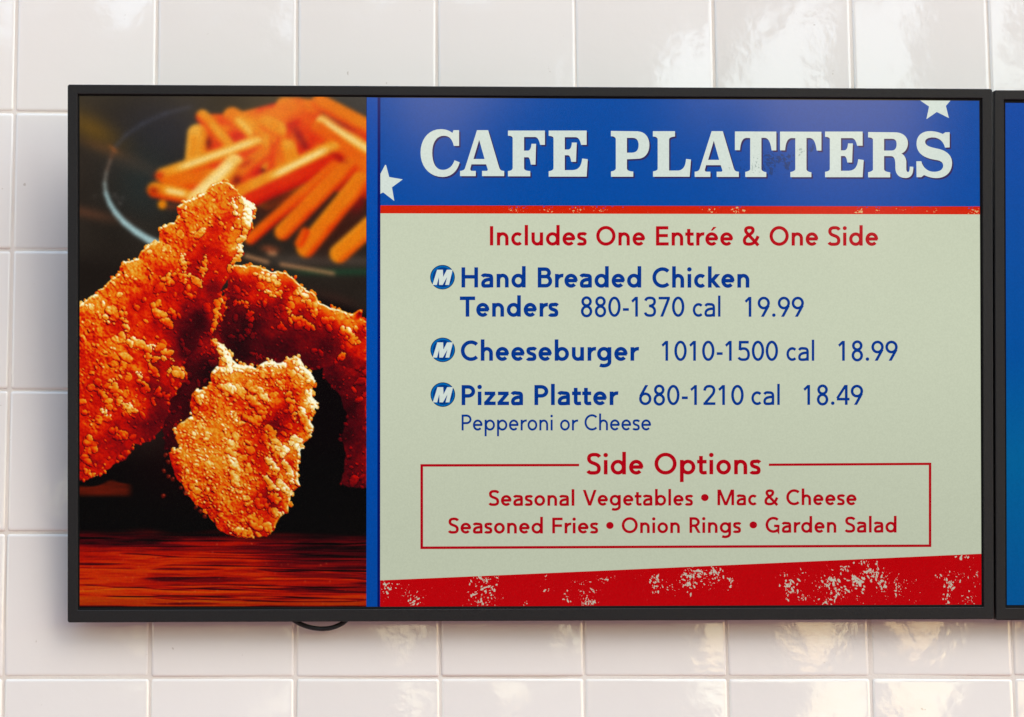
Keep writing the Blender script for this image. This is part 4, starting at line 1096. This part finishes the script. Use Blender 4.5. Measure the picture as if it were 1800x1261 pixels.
    piece(Cc, [(375, 760, 40, .56), (350, 800, 38, .57), (385, 840, 40, .57), (400, 720, 36, .52), (370, 690, 22, .56), (400, 660, 26, .60), (440, 665, 24, .50), (480, 650, 24, .56), (440, 690, 22, .53), (490, 675, 18, .38), (465, 720, 18, .40), (505, 735, 20, .25), (490, 755, 14, .22), (520, 700, 14, .38),
               (440, 765, 26, .38), (455, 795, 22, .37), (470, 825, 22, .40), (430, 810, 26, .50), (470, 880, 18, .30), (455, 915, 22, .38), (420, 900, 24, .48), (400, 925, 24, .54), (415, 850, 26, .55), (530, 670, 14, .62), (535, 710, 12, .64), (510, 790, 12, .56), (500, 850, 14, .54), (300, 800, 10, .32), (310, 830, 8, .3), (385, 615, 14, .60)],
          110, 1100, (.46, -.60, .5), (.62, -.78), 7, .50, 17, rim_gain=.24, lift=.03, edge_gain=.36, n_flake=20,
          extra=((468, 752, 500, 800, 60, 1.0, .34), (520, 640, 552, 672, 50, 1.2, .26), (542, 690, 552, 720, 26, 1.1, .28), (530, 720, 546, 760, 40, 1.1, .28), (512, 710, 522, 742, 18, .9, .34), (505, 690, 514, 712, 12, 1.0, .32), (470, 805, 488, 830, 34, .9, .34), (500, 815, 516, 850, 34, .9, .34), (466, 840, 484, 860, 22, 1.0, .34),
                 (490, 845, 510, 870, 30, 1.0, .32), (475, 870, 490, 880, 16, 1.0, .34), (480, 900, 502, 905, 20, 1.0, .30), (470, 920, 478, 940, 18, 1.0, .28), (372, 650, 440, 648, 70, .9, .30), (385, 606, 402, 638, 34, 1.0, .36), (455, 640, 500, 640, 40, 1.0, .26), (440, 690, 460, 730, 40, 1.3, .14), (410, 770, 412, 850, 60, 1.3, .10), (440, 908, 452, 926, 40, 1.2, .18),
                 (450, 880, 466, 892, 30, 1.3, .18), (390, 676, 412, 690, 20, 1.3, .22), (455, 690, 470, 698, 20, 1.2, .18), (440, 738, 458, 744, 24, 1.2, .2), (345, 690, 352, 706, 16, 1.2, .2), (485, 672, 496, 684, 12, .9, .3), (405, 935, 440, 938, 24, 1.0, .2), (408, 725, 418, 745, 14, 1.1, .2), (515, 770, 530, 800, 30, 1.1, .3)))
    # small dark crumbs lying left of the front piece
    for (cx, cy) in ((292, 800), (288, 828), (297, 838), (296, 812), (318, 858), (326, 866), (345, 892), (352, 899), (287, 872), (360, 908), (304, 842)):
        dd = np.hypot(X - cx, (Y - cy)) + (vnoise(4, 4, 77) - .5) * 3
        img = over(img, (110, 14, 6), smooth(5.0, 2.2, dd) * .75)
        img = over(img, (206, 84, 50), np.exp(-((X - cx - 1) ** 2 + (Y - cy + 1.5) ** 2) / 2.2) * .7)
    # a soft gleam in the black, and the panel's own fall-off at its edge
    edge = np.minimum(np.minimum(X - 138.8, 644.2 - X) / 2.2, np.minimum(Y - 169.5, 1067.5 - Y) / 2.6)
    img = np.clip(img, 0, 255)
    s = img / 255.0
    L = np.where(s <= .04045, s / 12.92, ((s + .055) / 1.055) ** 2.4)
    return xs, ys, L

xs, ys, L = food_picture()
nx, ny = len(xs), len(ys)
# display coordinates of the picture: bilinear between its corners, pinned on the panel
px0, px1, py0, py1 = xs[0], xs[-1], ys[0], ys[-1]
gx = np.array([[at(a, b) for a in np.linspace(px0, px1, 5)] for b in np.linspace(py0, py1, 5)])
def grid_at(u, v):
    fu, fv = u * 4, v * 4
    i, j = np.minimum(fu.astype(int), 3), np.minimum(fv.astype(int), 3)
    a, b = (fu - i)[..., None], (fv - j)[..., None]
    return (gx[j, i] * (1 - a) + gx[j, i + 1] * a) * (1 - b) + (gx[j + 1, i] * (1 - a) + gx[j + 1, i + 1] * a) * b
U, V = np.meshgrid((xs - px0) / (px1 - px0), (ys - py0) / (py1 - py0))
pos = grid_at(U, V)
# keep what lies on the lit area
keep_x = (xs >= 138.8) & (xs <= 644.0)
keep_y = (ys >= 169.6) & (ys <= 1067.2)
pos, L = pos[keep_y][:, keep_x], L[keep_y][:, keep_x]
ny, nx = L.shape[:2]
co = np.zeros((ny * nx, 3), np.float32)
co[:, 0] = pos[..., 0].ravel(); co[:, 2] = pos[..., 1].ravel(); co[:, 1] = PANEL_Y - 2 * 0.00005
idx = np.arange(ny * nx).reshape(ny, nx)
quads = np.stack([idx[:-1, :-1], idx[1:, :-1], idx[1:, 1:], idx[:-1, 1:]], -1).reshape(-1, 4)
me = bpy.data.meshes.new('food_picture')
me.vertices.add(ny * nx); me.vertices.foreach_set('co', co.ravel())
me.loops.add(quads.size); me.loops.foreach_set('vertex_index', quads.ravel().astype(np.int32))
me.polygons.add(len(quads)); me.polygons.foreach_set('loop_start', (np.arange(len(quads)) * 4).astype(np.int32))
me.update(calc_edges=True)
ca = me.color_attributes.new('print', 'FLOAT_COLOR', 'POINT')
rgba = np.ones((ny * nx, 4), np.float32); rgba[:, :3] = L.reshape(-1, 3)
ca.data.foreach_set('color', rgba.ravel())
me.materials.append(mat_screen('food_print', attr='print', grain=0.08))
fo = bpy.data.objects.new('food_picture', me); C.objects.link(fo); fo.parent = panel

# ------------------------------------------------------------------ the next screen to the right, only its edge in view
scr2 = empty('menu_screen', (0, 0, 0), 'wall screen glowing plain blue, cut off at the right of the CAFE PLATTERS screen', 'screen', 'menu screens mounted on the tiled wall')
off = S_ROT @ Vector((SW + 0.0022, 0.0008, -0.0012))
scr2.location = S_LOC + off
scr2.rotation_euler = S_ROT.to_euler()
panel2 = make_bezel(scr2)
a, b = SW / 2, SH / 2
m2, nt, bsdf = None, None, None
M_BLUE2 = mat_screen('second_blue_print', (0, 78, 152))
nt = M_BLUE2.node_tree
tc = node(nt, 'ShaderNodeTexCoord'); sx = node(nt, 'ShaderNodeSeparateXYZ'); nt.links.new(tc.outputs['Object'], sx.inputs[0])
mr = node(nt, 'ShaderNodeMapRange'); mr.inputs[1].default_value = -b; mr.inputs[2].default_value = b
nt.links.new(sx.outputs['Z'], mr.inputs[0])
cr = node(nt, 'ShaderNodeValToRGB')
cr.color_ramp.elements[0].color = (*lin((0, 84, 150)), 1); cr.color_ramp.elements[1].color = (*lin((14, 70, 158)), 1)  # glow graded by height: the pinkish reflection at the top painted in
e = cr.color_ramp.elements.new(0.30); e.color = (*lin((0, 94, 150)), 1)
e = cr.color_ramp.elements.new(0.5); e.color = (*lin((0, 76, 150)), 1)
nt.links.new(mr.outputs[0], cr.inputs[0]); nt.links.new(cr.outputs[0], nt.nodes['Principled BSDF'].inputs['Emission Color'])
y2 = PANEL_Y - 0.0001
zs = (-b + BZ['b'] + 0.003, b - BZ['t'] - 0.0032)
obj('blue_field', [(-a + BZ['l'] + .0022, y2, zs[0]), (a - BZ['r'] - .0022, y2, zs[0]), (a - BZ['r'] - .0022, y2, zs[1]), (-a + BZ['l'] + .0022, y2, zs[1])], [(0, 1, 2, 3)], M_BLUE2, panel2)

# ------------------------------------------------------------------ cable hanging below the first screen
def tube(name, pts, r, mat, parent=None, n=10):
    v, f = [], []
    for k, p in enumerate(pts):
        a_, b_ = pts[max(0, k - 1)], pts[min(len(pts) - 1, k + 1)]
        d = (b_ - a_).normalized()
        s = d.cross(Vector((0, 1, 0.001))).normalized(); t = s.cross(d)
        for q in range(n):
            an = 2 * math.pi * q / n
            v.append(tuple(p + s * r * math.cos(an) + t * r * math.sin(an)))
    for k in range(len(pts) - 1):
        for q in range(n):
            f.append((k * n + q, k * n + (q + 1) % n, (k + 1) * n + (q + 1) % n, (k + 1) * n + q))
    f.append(tuple(range(n))[::-1]); f.append(tuple(range((len(pts) - 1) * n, len(pts) * n)))
    return obj(name, v, f, mat, parent, True)
def wall_pt(px, py, y):
    d = (FW * F_PX + R2 * (px - PPX) + U2 * (PPY - py))
    return CAM + d * ((y - CAM.y) / d.y)
cab = [wall_pt(x, y, yy) for x, y, yy in ((500, 1060, -.022), (508, 1082, -.022), (520, 1092.5, -.022), (534, 1099.5, -.022), (550, 1104, -.022), (566, 1105.6, -.021), (582, 1104, -.021), (597, 1098.5, -.020), (609, 1090, -.020), (618, 1075, -.020), (622, 1055, -.020))]
fine = []
for k in range(len(cab) - 1):
    p0, p1, p2, p3 = cab[max(0, k - 1)], cab[k], cab[k + 1], cab[min(len(cab) - 1, k + 2)]
    for q in range(4):
        t = q / 4
        fine.append(0.5 * ((2 * p1) + (p2 - p0) * t + (2 * p0 - 5 * p1 + 4 * p2 - p3) * t * t + (3 * p1 - p0 - 3 * p2 + p3) * t ** 3))
fine.append(cab[-1])
cb = tube('power_cable', fine, 0.0025, M_CABLE)
cb['label'] = 'short black cable sagging in a loop just below the lit menu screen'
cb['category'] = 'cable'

# ------------------------------------------------------------------ unseen ground coloured for warm bounce; hedge and trees added to shape reflections
def mat_ground():
    m, nt, bs = new_mat('warm_paving')
    geo = node(nt, 'ShaderNodeNewGeometry')
    n1 = node(nt, 'ShaderNodeTexNoise'); n1.inputs['Scale'].default_value = 0.6; n1.inputs['Detail'].default_value = 6
    nt.links.new(geo.outputs['Position'], n1.inputs['Vector'])
    cr = node(nt, 'ShaderNodeValToRGB')
    cr.color_ramp.elements[0].position = 0.3; cr.color_ramp.elements[0].color = (0.45, 0.215, 0.185, 1)
    cr.color_ramp.elements[1].position = 0.7; cr.color_ramp.elements[1].color = (0.60, 0.315, 0.275, 1)
    nt.links.new(n1.outputs[0], cr.inputs[0]); nt.links.new(cr.outputs[0], bs.inputs['Base Color'])
    bs.inputs['Roughness'].default_value = 0.9
    bs.inputs['Specular IOR Level'].default_value = 0.2
    return m
gr = obj('ground', [(-400, -800, 0), (400, -800, 0), (400, 200, 0), (-400, 200, 0)], [(0, 1, 2, 3)], mat_ground())
gr['kind'] = 'structure'

def mat_leaf():
    m, nt, bs = new_mat('foliage')
    oi = node(nt, 'ShaderNodeNewGeometry')
    n1 = node(nt, 'ShaderNodeTexNoise'); n1.inputs['Scale'].default_value = 1.1
    nt.links.new(oi.outputs['Position'], n1.inputs['Vector'])
    cr = node(nt, 'ShaderNodeValToRGB')
    cr.color_ramp.elements[0].position = 0.3; cr.color_ramp.elements[0].color = (0.035, 0.05, 0.022, 1)
    cr.color_ramp.elements[1].position = 0.7; cr.color_ramp.elements[1].color = (0.075, 0.09, 0.04, 1)
    nt.links.new(n1.outputs[0], cr.inputs[0]); nt.links.new(cr.outputs[0], bs.inputs['Base Color'])
    bs.inputs['Roughness'].default_value = 0.7
    return m
def foliage_blocker(crowns):
    g = np.random.default_rng(3)
    V, F = [], []
    for (az, dist, zc, rx, rz, n) in crowns:
        cx, cy = dist * math.sin(math.radians(az)), -dist * math.cos(math.radians(az))
        p = g.normal(0, 1, (n, 3)); p /= np.linalg.norm(p, axis=1)[:, None]
        p *= (g.random((n, 1)) ** 0.45) * (0.8 + 0.35 * np.sin(p[:, :1] * 5 + az) * np.cos(p[:, 2:] * 4 + dist))
        c = p * np.array([rx, rx, rz]) + np.array([cx, cy, zc])
        for q in c:
            if q[2] < 0.1: continue
            u = g.normal(0, 1, 3); u /= np.linalg.norm(u); w = np.cross(u, g.normal(0, 1, 3)); w /= np.linalg.norm(w)
            s = g.uniform(.14, .34)
            b = len(V)
            V.extend([tuple(q - u * s), tuple(q + w * s * .6), tuple(q + u * s), tuple(q - w * s * .6)])
            F.append((b, b + 1, b + 2, b + 3))
    o = obj('added_sky_blocker', V, F, mat_leaf())  # never in view
    o['kind'] = 'stuff'
    return o
CR = []
rg = random.Random(21)
for k in range(22, 48):                                     # added hedge, unseen: keeps display and lower tile reflections dark
    a = -78 + k * 2.3
    h = 2.40 if a < 12.5 else 1.9
    CR.append((a, 8.4 / max(.35, math.cos(math.radians(a))) + rg.uniform(-.2, .2), h * .5, .62, h * .5 + rg.uniform(-.02, .06), 2800 if a < 12.5 else 1500))
for az, h, r_ in ((-24, 8.5, 1.9), (-19.5, 10, 1.8), (-15, 9.5, 1.7), (-11, 10.5, 1.7), (-7.4, 10, 1.5)):     # unseen dense trees, added to hide the left sky from the glaze
    CR.append((az + rg.uniform(-.5, .5), rg.uniform(18, 20), h * .52, r_, h * .50, 2400))
for az, zc, r_, rz in ((-3.6, 6.6, 1.5, 4.0), (-0.4, 7.0, 1.4, 4.2), (2.8, 6.8, 1.4, 3.5), (5.6, 7.2, 1.3, 3.7), (8.2, 7.4, 1.0, 4.4)):   # unseen crowns, raised to leave a sky gap for the header's reflection
    CR.append((az, rg.uniform(18.5, 19.5), zc, r_, rz, 2000))
for az, z, r_ in ((8.7, 2.9, .75), (8.9, 1.2, .5), (19.6, 5.0, 1.3), (19.6, 2.0, 1.2), (20.0, 9.0, 1.7), (10.6, 11.2, 1.9), (18.2, 11.2, 2.0), (14.2, 11.8, 2.4)):  # unseen crowns added to frame the sky gap mirrored at the right
    CR.append((az, 20, z, r_, 2.2, 1100))
foliage_blocker(CR)
